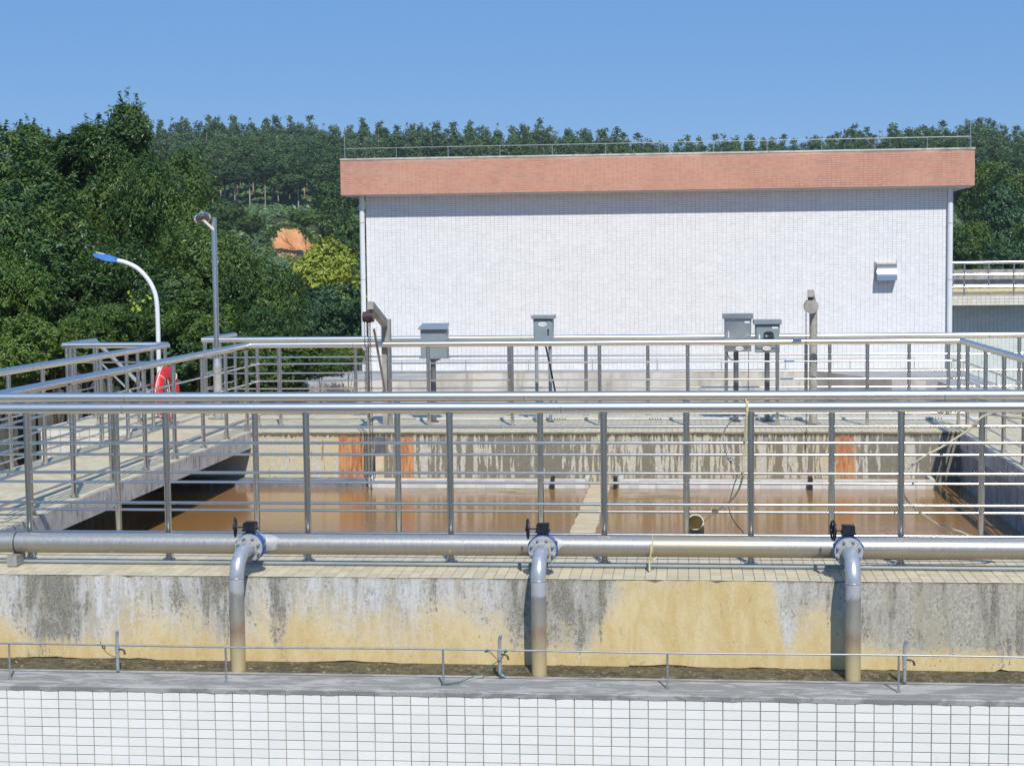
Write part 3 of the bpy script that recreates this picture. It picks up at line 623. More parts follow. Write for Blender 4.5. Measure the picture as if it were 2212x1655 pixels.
def branch(px, label, splash=1.0):
    YD = 10.50; X = at(px, 1350, YD).x; RD = .0485
    t = empty('branch_pipe', (X, YD, PZ), label, 'pipe', 'downpipes with blue butterfly valves')
    ZC = .178; XV = X + (.015 if px < 1000 else .004 if px < 1500 else -.002)
    # splashed white primer round the tee
    q = MB(); n = 36; vs = []
    for i in range(n):
        a = 2 * math.pi * i / n; rr = .135 * (1 + .13 * math.sin(3 * a + px) + .08 * math.sin(5 * a) + random.uniform(-.05, .05)) * splash * .8; dx_ = math.cos(a) * rr; th = math.sin(a) * 1.25 + .25
        r_ = RP + .0012; vs.append((XV + dx_, YP - math.cos(th) * r_, ZP + math.sin(th) * r_))
    vs0 = []
    for k in range(6):
        s_ = k / 5
        for i in range(n):
            a = 2 * math.pi * i / n; v = vs[i]; dx_ = (v[0] - XV) * s_; th = math.sin(a) * 1.0 * s_ + .35; r_ = RP + .0014; vs0.append((XV + dx_, YP - math.cos(th) * r_, ZP + math.sin(th) * r_))
    q.add(vs0, [(k * n + i, k * n + (i + 1) % n, (k + 1) * n + (i + 1) % n, (k + 1) * n + i) for k in range(5) for i in range(n)], True); q.build('primer_patch', WHITEP, t)
    q = MB().cyl((XV, YP - .03, ZC), (XV, 10.86, ZC), RD + .001, 24).cyl((XV, 10.875, ZC), (XV, 10.858, ZC), .090, 32); q.build('tee_stub', WHITEP, t)
    vb = MB().cyl((XV, 10.857, ZC), (XV, 10.785, ZC), .097, 40)
    for k in range(8):
        a = math.pi / 8 + k * math.pi / 4; vb.cyl((XV + math.cos(a) * .088, 10.852, ZC + math.sin(a) * .088), (XV + math.cos(a) * .088, 10.79, ZC + math.sin(a) * .088), .016, 10)
    vb = vb.build('valve_body', BLUEP, t)
    MB().cyl((XV, 10.82, ZC + .09), (XV, 10.82, ZC + .112), .021, 16).cyl((XV, 10.82, ZC + .10), (XV, 10.82, ZC + .108), .034, 16).build('valve_neck', BLUEP, vb)
    g_ = MB(); gx0, gx1, gz0, gz1 = XV - .040, XV + .040, ZC + .109, ZC + .162
    g_.box(gx0, gx1, 10.775, 10.865, gz0, gz1).cyl((XV, 10.82, gz1), (XV, 10.82, gz1 + .008), .034, 20).box(gx0 - .006, gx1 + .006, 10.769, 10.871, gz0 + .004, gz0 + .014)
    for dx_ in (-.033, .033):
        for dy_ in (-.036, .036): g_.cyl((XV + dx_, 10.82 + dy_, gz1), (XV + dx_, 10.82 + dy_, gz1 + .006), .006, 8)
    g_.build('gearbox', BLACKP, vb)
    wx = XV - .098; wz = ZC + .135; ang = math.radians(10)
    axw = Vector((math.cos(ang), math.sin(ang), 0)); wc = Vector((wx, 10.80, wz))
    hw = MB().ring(wc, axw, .062, .0075, 28, 8)
    uu = Vector((0, 0, 1)); vv_ = axw.cross(uu)
    for k in range(5):
        a = k * 2 * math.pi / 5 + .4; hw.tube([wc, wc + (uu * math.cos(a) + vv_ * math.sin(a)) * .058], .0055, 6)
    hw.tube([wc - axw * .018, wc + axw * .012], .014, 12); hw.build('handwheel', BLACKP, vb)
    MB().tube([wc + axw * .01, (gx0 + .002, 10.80, wz)], .0055, 8).build('shaft', HOISTR, vb)
    MB().cyl((XV, 10.783, ZC), (XV, 10.762, ZC), .0925, 40).cyl((XV, 10.763, ZC), (XV, 10.750, ZC), RD + .009, 28).build('flange', FLANGE, t)
    for k in range(8):
        a = math.pi / 8 + k * math.pi / 4; cx_, cz_ = XV + math.cos(a) * .0755, ZC + math.sin(a) * .0755
        MB().cyl((cx_, 10.763, cz_), (cx_, 10.750, cz_), .0115, 6).cyl((cx_, 10.75, cz_), (cx_, 10.735, cz_), .0068, 10).build('bolt', SILVER, t)
    pts = [(XV, 10.752, ZC)]; B = .150
    for k in range(13):
        a = k / 12 * math.pi / 2; pts.append((XV + (X - XV) * k / 12, YD + B - math.sin(a) * B + (.0), ZC - B + math.cos(a) * B))
    MB().tube(pts, RD, 28, caps=False).build('elbow', SILVER, t)
    zt_ = ZC - B
    MB().ring((X, YD, zt_), (0, 0, 1), RD, .0035, 28, 6).build('weld_seam', SILVER, t)
    MB().tube([(X, YD, zt_ - .001), (X, YD, PZ - .001)], RD, 28).build('downpipe', DPIPE, t)
    return t
branch(513, 'left downpipe with a blue butterfly valve and the handwheel turned edge-on', 1.35)
branch(1164, 'middle downpipe with a blue butterfly valve, in front of dark mottled plaster', 1.0)
branch(1843, 'right downpipe with a blue butterfly valve, casting the widest shadow on the wall', .6)
pv = empty('grey_conduit', (-1, 11.225, 0), 'thin grey plastic conduit lying on the tiles under the main pipe', 'pipe')
q = MB().tube([(x_, 11.12 + .004 * math.sin(x_ * 2), .0135) for x_ in np.linspace(-8.6, 6, 60)], .0125, 10); q.build('conduit_tube', PVC, pv)
for x_ in (-1.02, 1.2, -3.4): MB().cyl((x_ - .03, 11.12 + .004 * math.sin(x_ * 2), .0145), (x_ + .03, 11.12 + .004 * math.sin(x_ * 2), .0145), .0155, 12).build('coupling', PVC, pv)
hc = [];
for k in range(120):
    a = k / 120 * 2 * math.pi * 3.2; hc.append((xof(1990, 11.4, 1210) + math.cos(a) * (.5 + .02 * math.sin(k)), 11.42 + math.sin(a) * .11, .03 + .006 * (k % 40) / 10))
o = MB().tube(hc, .011, 8).build('coiled_hose', HOSE_B); tag(o, 'brown hose lying in loops behind the main pipe near the right downpipe', 'hose')

# ------------------------------------------------------------------ railings
def railing(label, A, B, posts, bars=(.80, .58, .365, .15), top=1.043, z0=0.0, rt=.038, rp=.0235, rb=.0108, gaps=(), over=0, group='stainless steel railings', name='steel_railing', extra_top=None):
    """A, B ends in plan; posts: distances along AB"""
    A = Vector((A[0], A[1], z0)); B = Vector((B[0], B[1], z0)); d = B - A; L = d.length; d.normalize()
    t = empty(name, A, label, 'railing', group)
    tp = [A + Vector((0, 0, top)), B + Vector((0, 0, top))]
    if extra_top: tp = fillet([Vector(p) for p in extra_top], .06, 5)
    MB().tube(tp, rt, 24).build('top_rail', STEEL, t)
    ps = sorted(posts)
    if not extra_top and L > 5:
        for k in range(int(L / 3.1)):
            p = A + d * (1.35 + k * 3.1) + Vector((0, 0, top)); MB().tube([p - d * .004, p + d * .004], rt + .0012, 24, caps=False).build('weld_seam', GALV, t)
    for s_ in ps:
        p = A + d * s_
        MB().cyl(p + Vector((0, 0, .002)), p + Vector((0, 0, top - rt * .8)), rp, 16).cyl(p + Vector((0, 0, top - rt - .012)), p + Vector((0, 0, top - rt * .8)), rp * 1.12, 16).cyl(p + Vector((0, 0, .001)), p + Vector((0, 0, .008)), rp * 1.9, 18).cyl(p + Vector((0, 0, .008)), p + Vector((0, 0, .02)), rp * 1.25, 16).build('post', STEEL_D, t)
    segs = [(0, L)]
    for a, b in gaps: segs = [(s0, a) if s1 > a and s0 < a else (s0, s1) for s0, s1 in segs if not (s0 >= a and s1 <= b)] + [(b, L)]
    for s0, s1 in segs:
        for h in bars:
            inner = [s0] + [q for q in ps if s0 + .02 < q < s1 - .02] + [s1]
            MB().tube([A + d * s0 + Vector((0, 0, h)), A + d * s1 + Vector((0, 0, h))], rb, 12).build('bar', STEEL_B, t)
    return t
Y1, Y2, Y3, Y4 = 11.30, 12.395, 20.86, 22.38
A0 = -8.4
fp = [xof(px, Y1, 1212) for px in (67, 366, 667, 975, 1306, 1622, 1945)]
fp = [fp[0] - 2.02, fp[0] - 1.01] + fp + [fp[-1] + 1.01, fp[-1] + 2.02, fp[-1] + 3.03]
railing('nearest steel railing, in front, whose posts stand just behind the main pipe', (A0, Y1), (5.5, Y1), [x_ - A0 for x_ in fp], bars=(.828, .619, .404, .194), top=1.072)
ip = [xof(px, Y2, 1140) for px in (257, 556, 862, 1169, 1483, 1796, 2119)]
ip = [ip[0] - 1.12] + ip + [ip[-1] + 1.11, ip[-1] + 2.2]
railing('second steel railing from the front, along the near side of the water', (-5.66, Y2), (5.5, Y2), [x_ + 5.66 for x_ in ip if x_ > -5.6], bars=(.830, .619, .405, .188), top=1.061)
railing('left steel railing along the water side of the left walkway', (-5.66 + .15, Y2 + .35), (-5.47, Y3), [q - Y2 - .35 for q in (13.4, 14.38, 15.37, 16.36, 17.33, 18.38, 19.33, 20.26)],
        extra_top=[(-5.66, Y2 + .05, 1.05), (-5.52, Y2 + .4, 1.045), (-5.6, Y3 + .15, 1.045)])
railing('outer left steel railing, the one with the red lifebuoy on it', (-6.72, 12.0), (-6.72, 21.0), [q - 12.0 for q in (12.1, 13.1, 14.0, 14.95, 15.88, 16.77, 17.62, 18.5, 19.4, 20.36, 20.9)])
fx = [xof(px, Y3, 921) for px in (558.8, 607, 797, 843, 927, 1107, 1296, 1486, 1679, 1873, 2070)]
xa = -5.58
railing('far steel railing on the water side of the far walkway', (xa, Y3), (3.42, Y3), [x_ - xa for x_ in fx], gaps=[(fx[2] - xa, fx[3] - xa)])
ox = [xof(px, Y4, 897) for px in (445, 466, 604, 770, 935, 1101, 1266.6, 1400, 1569, 1741, 1792, 1963, 2048, 2200)]
xb_ = xof(436, Y4, 733)
railing('farthest steel railing behind the control boxes', (xb_, Y4), (6.4, Y4), [x_ - xb_ for x_ in ox])
railing('short steel railing running away behind the grey lamp post', (xb_, Y4 + .1), (xb_ + .02, 24.0), [.05, .75, 1.5])
rX = 3.37
railing('right steel railing along the water side of the right walkway', (rX, 13.2), (rX, Y3 - .1), [on_x(px, 800, rX).y - 13.2 for px in (2090, 2129, 2169, 2213)] + [2.7, 1.6, .5])
railing('stair landing railing at the left, square to the outer left railing', (-8.15, 21.08), (-6.74, 21.08), [.04, .09, .45, 1.0], bars=(.82, .4))
railing('short steel railing leading back from the left end of the stair landing', (-8.17, 21.15), (-8.2, 22.4), [.4, 1.2], bars=(.82, .4))
# sloping stair rail behind
t = empty('stair_handrail', (-8.2, 22.4, 0), 'sloping steel handrail going down the stairs at the left', 'handrail')
MB().tube([(-8.2, 22.4, 1.04), (-6.7, 22.9, -.6)], .03, 14).build('top_rail', STEEL, t)
MB().tube([(-8.2, 22.4, .80), (-6.75, 22.88, -.8)], .015, 10).build('bar', STEEL, t)
MB().cyl((-8.19, 22.4, -4), (-8.19, 22.4, 1.0), .0235, 12).build('post', STEEL_D, t)
MB().cyl((-7.2, 22.74, -4), (-7.2, 22.74, -.08), .0235, 12).build('post', STEEL_D, t)
# landing block
lb = empty('stair_landing', (-7.5, 20.46, -4.2), 'stair landing faced with cream tiles and rusty joints, left of the walkway', 'stairs')
MB().box(-8.25, -6.94, 20.464, 22.6, -4.2, -.008).build('landing_core', GROUT_O, lb)
MB().box(-8.3, -6.94, 20.455, 22.62, -.009, -.002).build('landing_top', TILE_P, lb)
tile_field('landing_tile', lb, (-8.25, 20.464, -4.0), (1, 0, 0), (0, 0, 1), (0, -1, 0), 10, 39, .13, .1025, .006, .006, TILE_O)

# ------------------------------------------------------------------ bucket, ropes, hose
Yb = 12.55
c = at(1502, 1128, Yb); bk = empty('sampling_bucket', c, 'yellowed plastic pipe bucket hanging on a rope between the two front railings', 'bucket')
ax = Vector((.03, .83, -.56)).normalized()
u_ = Vector((1, 0, 0)); w_ = ax.cross(u_).normalized(); u_ = w_.cross(ax)
def cone_ring(o_, r_, n=32): return [Vector(o_) + (u_ * math.cos(2 * math.pi * k / n) + w_ * math.sin(2 * math.pi * k / n)) * r_ for k in range(n)]
q = MB(); n = 32; secs = [(c, .064), (c + ax * .30, .064), (c + ax * .30, .002)]; ins = [(c, .058), (c + ax * .28, .058), (c + ax * .28, .002)]
for S, fl in ((secs, 1), (ins, -1)):
    vs = []; 
    for o_, r_ in S: vs += cone_ring(o_, r_)
    q.add(vs, [(k * n + i, k * n + (i + 1) % n, (k + 1) * n + (i + 1) % n, (k + 1) * n + i)[::fl] for k in range(2) for i in range(n)], True)
q.build('bucket_shell', BUCK, bk)
q = MB(); ra = cone_ring(c, .065); rb_ = cone_ring(c, .057)
q.ring(c, ax, .061, .0055, 36, 8); q.build('rim', RIM, bk)
top = at(1612, 872, Y1 - .045)
kn1 = at(1609, 1000 - 20, Y1 + .05); kn2 = at(1545, 1107, 12.0)
r = empty('bucket_rope', top, 'pale rope knotted over the front railing and running down to the plastic bucket', 'rope')
tz = 1.072 + .04
MB().tube(smooth_path([(top.x, Y1 + .045, 1.03), (top.x - .004, Y1 + .03, tz + .004), (top.x, Y1 - .02, tz + .004), (top.x + .003, Y1 - .048, 1.05), at(1611, 960, Y1 - .035), at(1606, 985, Y1 - .03), at(1603, 1035, Y1), at(1585, 1075, 11.7), kn2], 6), .0072, 8).build('main_strand', ROPE, r)
MB().tube(smooth_path([(top.x + .012, Y1 - .02, tz + .005), (top.x + .010, Y1 - .048, 1.05), at(1609, 925, Y1 - .038), at(1612, 985, Y1 - .03)], 6), .0055, 8).build('strand', ROPE, r)
MB().tube(smooth_path([at(1606, 895, Y1 - .03), at(1585, 905, Y1 - .02), at(1565, 930, Y1), at(1563, 960, Y1), at(1572, 988, Y1)], 6), .0045, 8).build('loop', WIRE, r)
q = MB()
for k in range(3): q.ring(kn2 + Vector((random.uniform(-.015, .015), 0, random.uniform(-.01, .01))), (random.uniform(-1, 1), .6, random.uniform(-1, 1)), .014, .006, 12, 6)
q.build('knot', ROPE, r)
q = MB()
for k in range(3): q.ring(at(1575, 990, Y1) + Vector((.01 * k, 0, -.008 * k)), (random.uniform(-1, 1), .5, random.uniform(-1, 1)), .012, .005, 12, 6)
q.tube([at(1572, 985, Y1), at(1580, 1005, Y1)], .005, 6); q.build('knot', WIRE, r)
MB().tube(smooth_path([at(1570, 992, Y1), at(1596, 1010, Y1 + .02), at(1585, 1050, 11.6), at(1576, 1085, 12), at(1575, 1100, 12.2), at(1585, 1125, 12.4), at(1605, 1150, 12.6), at(1612, 1165, 12.65)], 6), .0048, 8).build('tail', WIRE, r)
MB().tube(smooth_path([kn2, at(1528, 1120, 12.4), c + Vector((.05, -.03, .0))], 5), .003, 6).build('handle_cord', ROPE, r)
h_ = MB().tube(smooth_path([at(2250, 905, 13.2), at(2190, 902, 13.0), at(2130, 897, Y2 + .0), at(2090, 930, Y2 - .04), at(2035, 965, Y2 - .1), at(1990, 990, 12.1), at(1957, 1018, 11.4), at(1948, 1040, Y1 + .04), at(1950, 1060, Y1 + .04), at(1958, 1078, 11.5), at(1985, 1105, 11.8), at(2030, 1135, 12.1), at(2075, 1149, 12.3), at(2110, 1165, 12.35), at(2150, 1180, 12.4)], 7), .0085, 10).build('white_hose', HOSE)
tag(h_, 'cream hose slung through the bars at the right end of the front railings', 'hose')

# ------------------------------------------------------------------ lifebuoy
bc = Vector((-6.665, 20.66, .45)); lbuoy = empty('lifebuoy', bc, 'red lifebuoy hanging on the outer left railing', 'lifebuoy')
c0 = at(362, 850, 17.9); bc = c0; bc.x = -6.64; bc = on_x(362, 850, -6.62)
bc = Vector((-6.63, bc.y, .43)); ORG[lbuoy.name] = bc; lbuoy.location = bc
R_, r_ = .285, .078; axb = Vector((1, -.06, 0)).normalized()
uu = Vector((0, 0, 1)); vv_ = axb.cross(uu).normalized()
q = MB(); n = 48; mm = 14; vs = []
for i in range(n):
    a = 2 * math.pi * i / n; rd = uu * math.cos(a) + vv_ * math.sin(a)
    for k in range(mm):
        b_ = 2 * math.pi * k / mm; vs.append(bc + rd * (R_ + math.cos(b_) * r_) + axb * (math.sin(b_) * r_ * .72))
q.add(vs, [(i * mm + k, i * mm + (k + 1) % mm, ((i + 1) % n) * mm + (k + 1) % mm, ((i + 1) % n) * mm + k) for i in range(n) for k in range(mm)], True)
q.build('ring_body', RED, lbuoy)
for k in range(4):
    a0 = math.pi / 4 + k * math.pi / 2; P = []
    for i in range(13):
        a = a0 + i / 12 * math.pi / 2; rr = R_ + r_ + .004 + .03 * math.sin(math.pi * i / 12) ** 2
        P.append(bc + (uu * math.cos(a) + vv_ * math.sin(a)) * rr)
    MB().tube(P, .006, 6).build('grab_line', WHITE, lbuoy)
    rd = uu * math.cos(a0) + vv_ * math.sin(a0); tt = -uu * math.sin(a0) + vv_ * math.cos(a0)
    q = MB(); ringp = [bc + rd * (R_ + math.cos(b_) * (r_ + .003)) + axb * (math.sin(b_) * (r_ + .003) * .75) for b_ in np.linspace(0, 2 * math.pi, 15)[:-1]]
    q.tube(ringp, .005, 6, closed=True)
    q.build('strap', WHITE, lbuoy)
MB().tube(smooth_path([bc + Vector((.03, -.05, .2)), bc + Vector((.05, .02, -.1)), bc + Vector((.04, .03, -.34)), bc + Vector((.06, -.06, -.2)), bc + Vector((.04, -.09, .08))], 6), .006, 6).build('line', WHITE, lbuoy)

# ------------------------------------------------------------------ control boxes
def oval(mb, c, a, b, n=24, d=.004):
    vs = [(c[0] + math.cos(2 * math.pi * i / n) * a, c[1] - d, c[2] + math.sin(2 * math.pi * i / n) * b) for i in range(n)]
    vs2 = [(v[0], c[1], v[2]) for v in vs]; mb.add(vs, [tuple(range(n))]); mb.add(vs + vs2, [(i, i + n, (i + 1) % n + n, (i + 1) % n) for i in range(n)]); return mb
def label_oval(t, x, y, z, a=.055, b=.028):
    o = oval(MB(), (x, y, z), a, b).build('name_plate', LABEL, t)
    q = MB()
    for k in range(7): 
        xx = x - a * .62 + k * a * .205; q.box(xx, xx + a * .14, y - .0055, y - .0042, z - b * .16, z + b * .16)
    q.build('lettering', INK, o)
YC = 21.3; k_ = YC / F
def cbox(label, x0, x1, ytop, ybot, mat, roofpx, legs, Y=YC, dep=.22, slope=False):
    A = at(x0, ytop, Y); B = at(x1, ybot, Y); X0, X1, Z1, Z0 = A.x, B.x, A.z, B.z
    t = empty('control_box', ((X0 + X1) / 2, Y, 0), label, 'control box', 'control boxes on the far walkway')
    MB().box(X0, X1, Y, Y + dep, Z0, Z1).build('cabinet', mat, t)
    rw_ = .025; rh = roofpx * k_
    if slope:
        MB().add([(X0 - rw_, Y - .05, Z1 - .0), (X1 + rw_, Y - .05, Z1), (X1 + rw_ * .3, Y + dep, Z1 + rh), (X0 - rw_ * .3, Y + dep, Z1 + rh), (X0 - rw_, Y - .05, Z1 + .012), (X1 + rw_, Y - .05, Z1 + .012), (X1 + rw_ * .3, Y + dep, Z1 + rh + .012), (X0 - rw_ * .3, Y + dep, Z1 + rh + .012)],
                 [(3, 2, 1, 0), (4, 5, 6, 7), (0, 1, 5, 4), (1, 2, 6, 5), (2, 3, 7, 6), (3, 0, 4, 7)]).build('rain_roof', mat, t)
        MB().box(X0 - .02, X1 + .02, Y - .02, Y + dep + .01, Z0 - .012, Z0 - .001).build('base_plate', mat, t)
    else:
        MB().box(X0 - rw_, X1 + rw_, Y - .05, Y + dep + .03, Z1 + .010, Z1 + rh).box(X0 - rw_ * .6, X1 + rw_ * .6, Y - .03, Y + dep + .01, Z1 + .0005, Z1 + .0098).build('rain_roof', mat, t)
        MB().box(X0 + .012, X1 - .012, Y - .014, Y - .002, Z0 + .012 + (0.05 if mat is not GREYB or dep > .24 else 0), Z1 - .014).build('door', mat, t)
    for lx, w_, lm in legs:
        xx = at(lx, 860, Y + dep / 2).x
        MB().cyl((xx, Y + dep / 2, .001), (xx, Y + dep / 2, Z0 - .002), w_, 16).cyl((xx, Y + dep / 2, .001), (xx, Y + dep / 2, .012), w_ * 1.9, 16).build('leg', lm, t)
    return t, X0, X1, Z0, Z1
t, X0, X1, Z0, Z1 = cbox('grey-blue box with a sloping roof on one thick post beside the left hoist', 908, 965, 712, 773, GREYB, 10, [(937, .034, POSTP)], slope=True)
MB().add([(X0 + .08, YC + .03, Z0 - .013), (X1 - .08, YC + .03, Z0 - .013), (X1 - .08, YC + .19, Z0 - .013), (X0 + .08, YC + .19, Z0 - .013), (X0 + .14, YC + .08, Z0 - .05), (X1 - .14, YC + .08, Z0 - .05), (X1 - .14, YC + .15, Z0 - .05), (X0 + .14, YC + .15, Z0 - .05)],
         [(4, 7, 6, 5), (0, 1, 5, 4)[::-1], (1, 2, 6, 5)[::-1], (2, 3, 7, 6)[::-1], (3, 0, 4, 7)[::-1]]).build('mounting_cone', POSTP, t)
t, X0, X1, Z0, Z1 = cbox('small grey box on two pale legs, with an oval plate near its top', 1152, 1194, 690, 739, GREYB, 8, [(1160, .022, PVC), (1189, .022, PVC)])
label_oval(t, (X0 + X1) / 2 - .005, YC - .0141, Z1 - .065)
MB().cyl(((X1 - .055), YC - .016, Z1 - .14), ((X1 - .055), YC - .028, Z1 - .14), .012, 12).box(X1 - .062, X1 - .048, YC - .03, YC - .0145, Z1 - .20, Z1 - .13).build('handle', INK, t)
tx, tz_ = (X0 + X1) / 2, Z1 - .19
q = MB()
for a_, b_ in (((-.035, 0), (.035, 0)), ((.035, 0), (0, .06)), ((0, .06), (-.035, 0))): q.bar((tx + a_[0], YC - .0155, tz_ + a_[1]), (tx + b_[0], YC - .0155, tz_ + b_[1]), .004, .004)
q.bar((tx, YC - .0155, tz_ + .014), (tx, YC - .0155, tz_ + .04), .005, .004); q.build('warning_triangle', PVC, t)
MB().tube(smooth_path([at(1178, 745, YC - .01), at(1185, 775, YC - .02), at(1192, 810, YC - .05), at(1199, 845, YC - .1), at(1202, 875, YC - .15), at(1203, 893, YC - .15)], 6), .012, 8).build('cable', BLACK, t)
t, X0, X1, Z0, Z1 = cbox('tall plain steel box on a thick post, left of the pair at the right', 1565, 1623, 690, 760, GREYS, 11, [(1590, .033, POSTP)], dep=.26)
label_oval(t, (X0 + X1) / 2 + .02, YC - .0145, Z0 + .042, .052, .027)
MB().box(X0 + .045, X0 + .058, YC - .026, YC - .0145, Z0 + .18, Z0 + .26).build('handle', LABEL, t)
MB().box(X1 - .085, X1 - .02, YC - .0165, YC - .0145, Z1 - .05, Z1 - .022).build('sticker', LABEL, t)
MB().tube(smooth_path([(X0 + .03, YC + .05, Z0 - .005), (X0 + .06, YC + .05, Z0 - .08), (X0 + .14, YC + .07, Z0 - .13)], 5), .006, 6).build('cable', BLACK, t)
MB().tube([(X1 - .03, YC + .12, Z0), (X1 - .03, YC + .12, .0)], .004, 6).build('earth_rod', IRON, t)
t, X0, X1, Z0, Z1 = cbox('grey box with a round gauge window on a thick post, right of the pair', 1632, 1684, 702, 762, GREYB, 10, [(1657, .033, POSTP)], dep=.25)
gx, gz = X0 + .165, (Z0 + Z1) / 2 + .005
n = 28; q = MB(); ww, hh = .068, .088
q.add([(gx + math.copysign(abs(math.cos(2 * math.pi * i / n)) ** .6, math.cos(2 * math.pi * i / n)) * ww, YC - .0165, gz + math.copysign(abs(math.sin(2 * math.pi * i / n)) ** .6, math.sin(2 * math.pi * i / n)) * hh) for i in range(n)], [tuple(range(n))]); q.build('gauge_window', GLASS, t)
for dx_, dz_, mt in ((-.03, .03, SILVER), (.03, .03, HOISTR), (-.03, -.025, TRAY), (.028, -.02, TRAY)): oval(MB(), (gx + dx_, YC - .0166, gz + dz_), .014, .014, 14).build('gauge_dial', mt, t)
MB().box(X0 + .04, X0 + .058, YC - .028, YC - .0145, Z0 + .15, Z0 + .23).build('handle', LABEL, t)
MB().box(X1 - .095, X1 - .02, YC - .0165, YC - .0145, Z1 - .05, Z1 - .022).build('sticker', LABEL, t)
label_oval(t, (X0 + X1) / 2 - .01, YC - .0146, Z0 + .055, .054, .027)
t = empty('cable_tray', (-1, 21.62, 0), 'flat white slotted cable tray lying along the far walkway', 'cable tray')
MB().box(xof(900, 21.6), xof(2120, 21.6), 21.6, 21.66, .001, .028).build('tray_body', TRAY, t)
for px in (1208, 1414, 1707, 2020):
    q = MB(); x_ = xof(px, 21.6)
    for i in range(5): q.box(x_ - .07 + i * .035, x_ - .055 + i * .035, 21.598, 21.5998, .006, .022)
    q.build('slots', HOISTR, t)

# ------------------------------------------------------------------ hoists
def chain(mb, a, b, pitch=.026, r=.0035):
    a = Vector(a); b = Vector(b); n = int((a - b).length / pitch)
    for i in range(n):
        c_ = a.lerp(b, (i + .5) / n); u = Vector((1, 0, 0)) if i % 2 else Vector((0, 1, 0)); L = pitch * .62; w = .0085
        mb.tube([c_ + u * (math.cos(t_) * w) + Vector((0, 0, math.sin(t_) * L)) for t_ in np.linspace(0, 2 * math.pi, 7)[:-1]], r, 4, closed=True)
YK = 20.98
bp = at(826, 919, YK); bp.z = 0; tp_ = at(834, 690, YK)
hs = empty('davit_hoist', (tp_.x, YK, 0), 'left davit hoist with a chain block and chains hanging over the water', 'hoist', 'davit hoists on the far walkway')
MB().box(tp_.x - .055, tp_.x + .055, YK - .055, YK + .055, .001, tp_.z).box(tp_.x - .1, tp_.x + .1, YK - .1, YK + .1, .0005, .012).build('post', CRANE, hs)
ae = at(800, 660, 19.45)
MB().bar((tp_.x - .01, YK - .05, tp_.z - .05), ae, .075, .095).build('arm', CRANE, hs)
MB().bar((tp_.x - .02, YK - .06, .45), at(808, 712, 19.9), .025, .025).build('brace', CRANE, hs)
hk = Vector((ae.x, ae.y + .03, ae.z - .06))
MB().tube(smooth_path([hk + Vector((0, 0, .02)), hk + Vector((0, 0, -.02)), hk + Vector((-.03, 0, -.05)), hk + Vector((-.025, 0, -.085)), hk + Vector((.01, 0, -.095))], 5), .009, 8).build('hook', IRON, hs)
hc_ = at(796, 685, 19.45)
MB().cyl((hc_.x - .065, hc_.y, hc_.z), (hc_.x + .065, hc_.y, hc_.z), .062, 24).cyl((hc_.x - .028, hc_.y, hc_.z), (hc_.x + .028, hc_.y, hc_.z), .072, 24).build('chain_block', HOISTR, hs)
q = MB(); chain(q, (hc_.x + .015, hc_.y, hc_.z - .06), (hc_.x + .03, hc_.y, -.55)); chain(q, (hc_.x - .005, hc_.y - .01, hc_.z - .06), (hc_.x - .005, hc_.y - .01, -.62)); q.build('load_chain', IRON, hs)['kind'] = 'stuff'
q = MB(); chain(q, (hc_.x - .05, hc_.y, hc_.z - .06), (hc_.x - .05, hc_.y, .3), .03, .003); q.build('hand_chain', IRON, hs)['kind'] = 'stuff'
MB().tube(smooth_path([(hc_.x - .002, hc_.y, -.62), (hc_.x + .0, hc_.y, -.68)], 2), .008, 6).build('hook', IRON, hs)
b2_ = at(1757, 660, 21.1)
h2 = empty('davit_hoist', (b2_.x, 21.1, 0), 'right davit hoist seen end-on, a plain post with a round chain block under its arm', 'hoist', 'davit hoists on the far walkway')
MB().cyl((b2_.x, 21.1, .001), (b2_.x, 21.1, b2_.z - .03), .05, 20).cyl((b2_.x, 21.1, .001), (b2_.x, 21.1, .012), .1, 20).build('post', CRANE, h2)
a2 = at(1751, 634, 20.0)
MB().bar((b2_.x, 21.1, b2_.z - .05), a2, .075, .085).build('arm', CRANE, h2)
cc = at(1752, 662, 20.1)
MB().cyl((cc.x, cc.y - .07, cc.z), (cc.x, cc.y + .07, cc.z), .085, 24).build('chain_block', CRANE, h2)
q = MB(); chain(q, (cc.x - .06, cc.y, cc.z - .06), (cc.x - .05, cc.y, -.2), .03, .003); q.build('hand_chain', IRON, h2)['kind'] = 'stuff'

# ------------------------------------------------------------------ lamps
YL = 24.0
t = empty('street_lamp', at(341, 780, YL), 'white street lamp with a curved arm and a blue head at the left', 'street lamp')
P = [at(344, 905, YL), at(343, 780, YL), at(341, 700, YL), at(338, 650, YL), at(330, 622, YL), at(315, 598, YL), at(295, 579, YL), at(272, 568, YL), at(252, 563, YL)]
P[0].z = -4.2; P[0].x = P[1].x
MB().tube([P[0]] + smooth_path(P[1:], 6), [.05] + [.036] * 12 + [.03] * 60 if False else .034, 16).build('pole', WHITE, t)
hd0 = at(255, 563, YL); hd1 = at(203, 550, YL); d_ = (hd1 - hd0); Ln = d_.length; d_.normalize(); sd_ = Vector((0, 1, 0)); up_ = d_.cross(sd_).normalized()
if up_.z < 0: up_ = -up_
q = MB(); secs = [(0, .03, .028), (.08, .06, .035), (.45, .085, .045), (.8, .08, .035), (1, .05, .018)]; vs = []
for f_, wy, hz in secs:
    o_ = hd0 + d_ * (Ln * f_)
    vs += [o_ - sd_ * wy - up_ * hz, o_ + sd_ * wy - up_ * hz, o_ + sd_ * wy * .8 + up_ * hz, o_ - sd_ * wy * .8 + up_ * hz]
fs = [(k * 4 + i, k * 4 + (i + 1) % 4, (k + 1) * 4 + (i + 1) % 4, (k + 1) * 4 + i) for k in range(4) for i in range(4)] + [(3, 2, 1, 0), (16, 17, 18, 19)]
q.add(vs, fs); q.build('lamp_head', LAMPB, t)
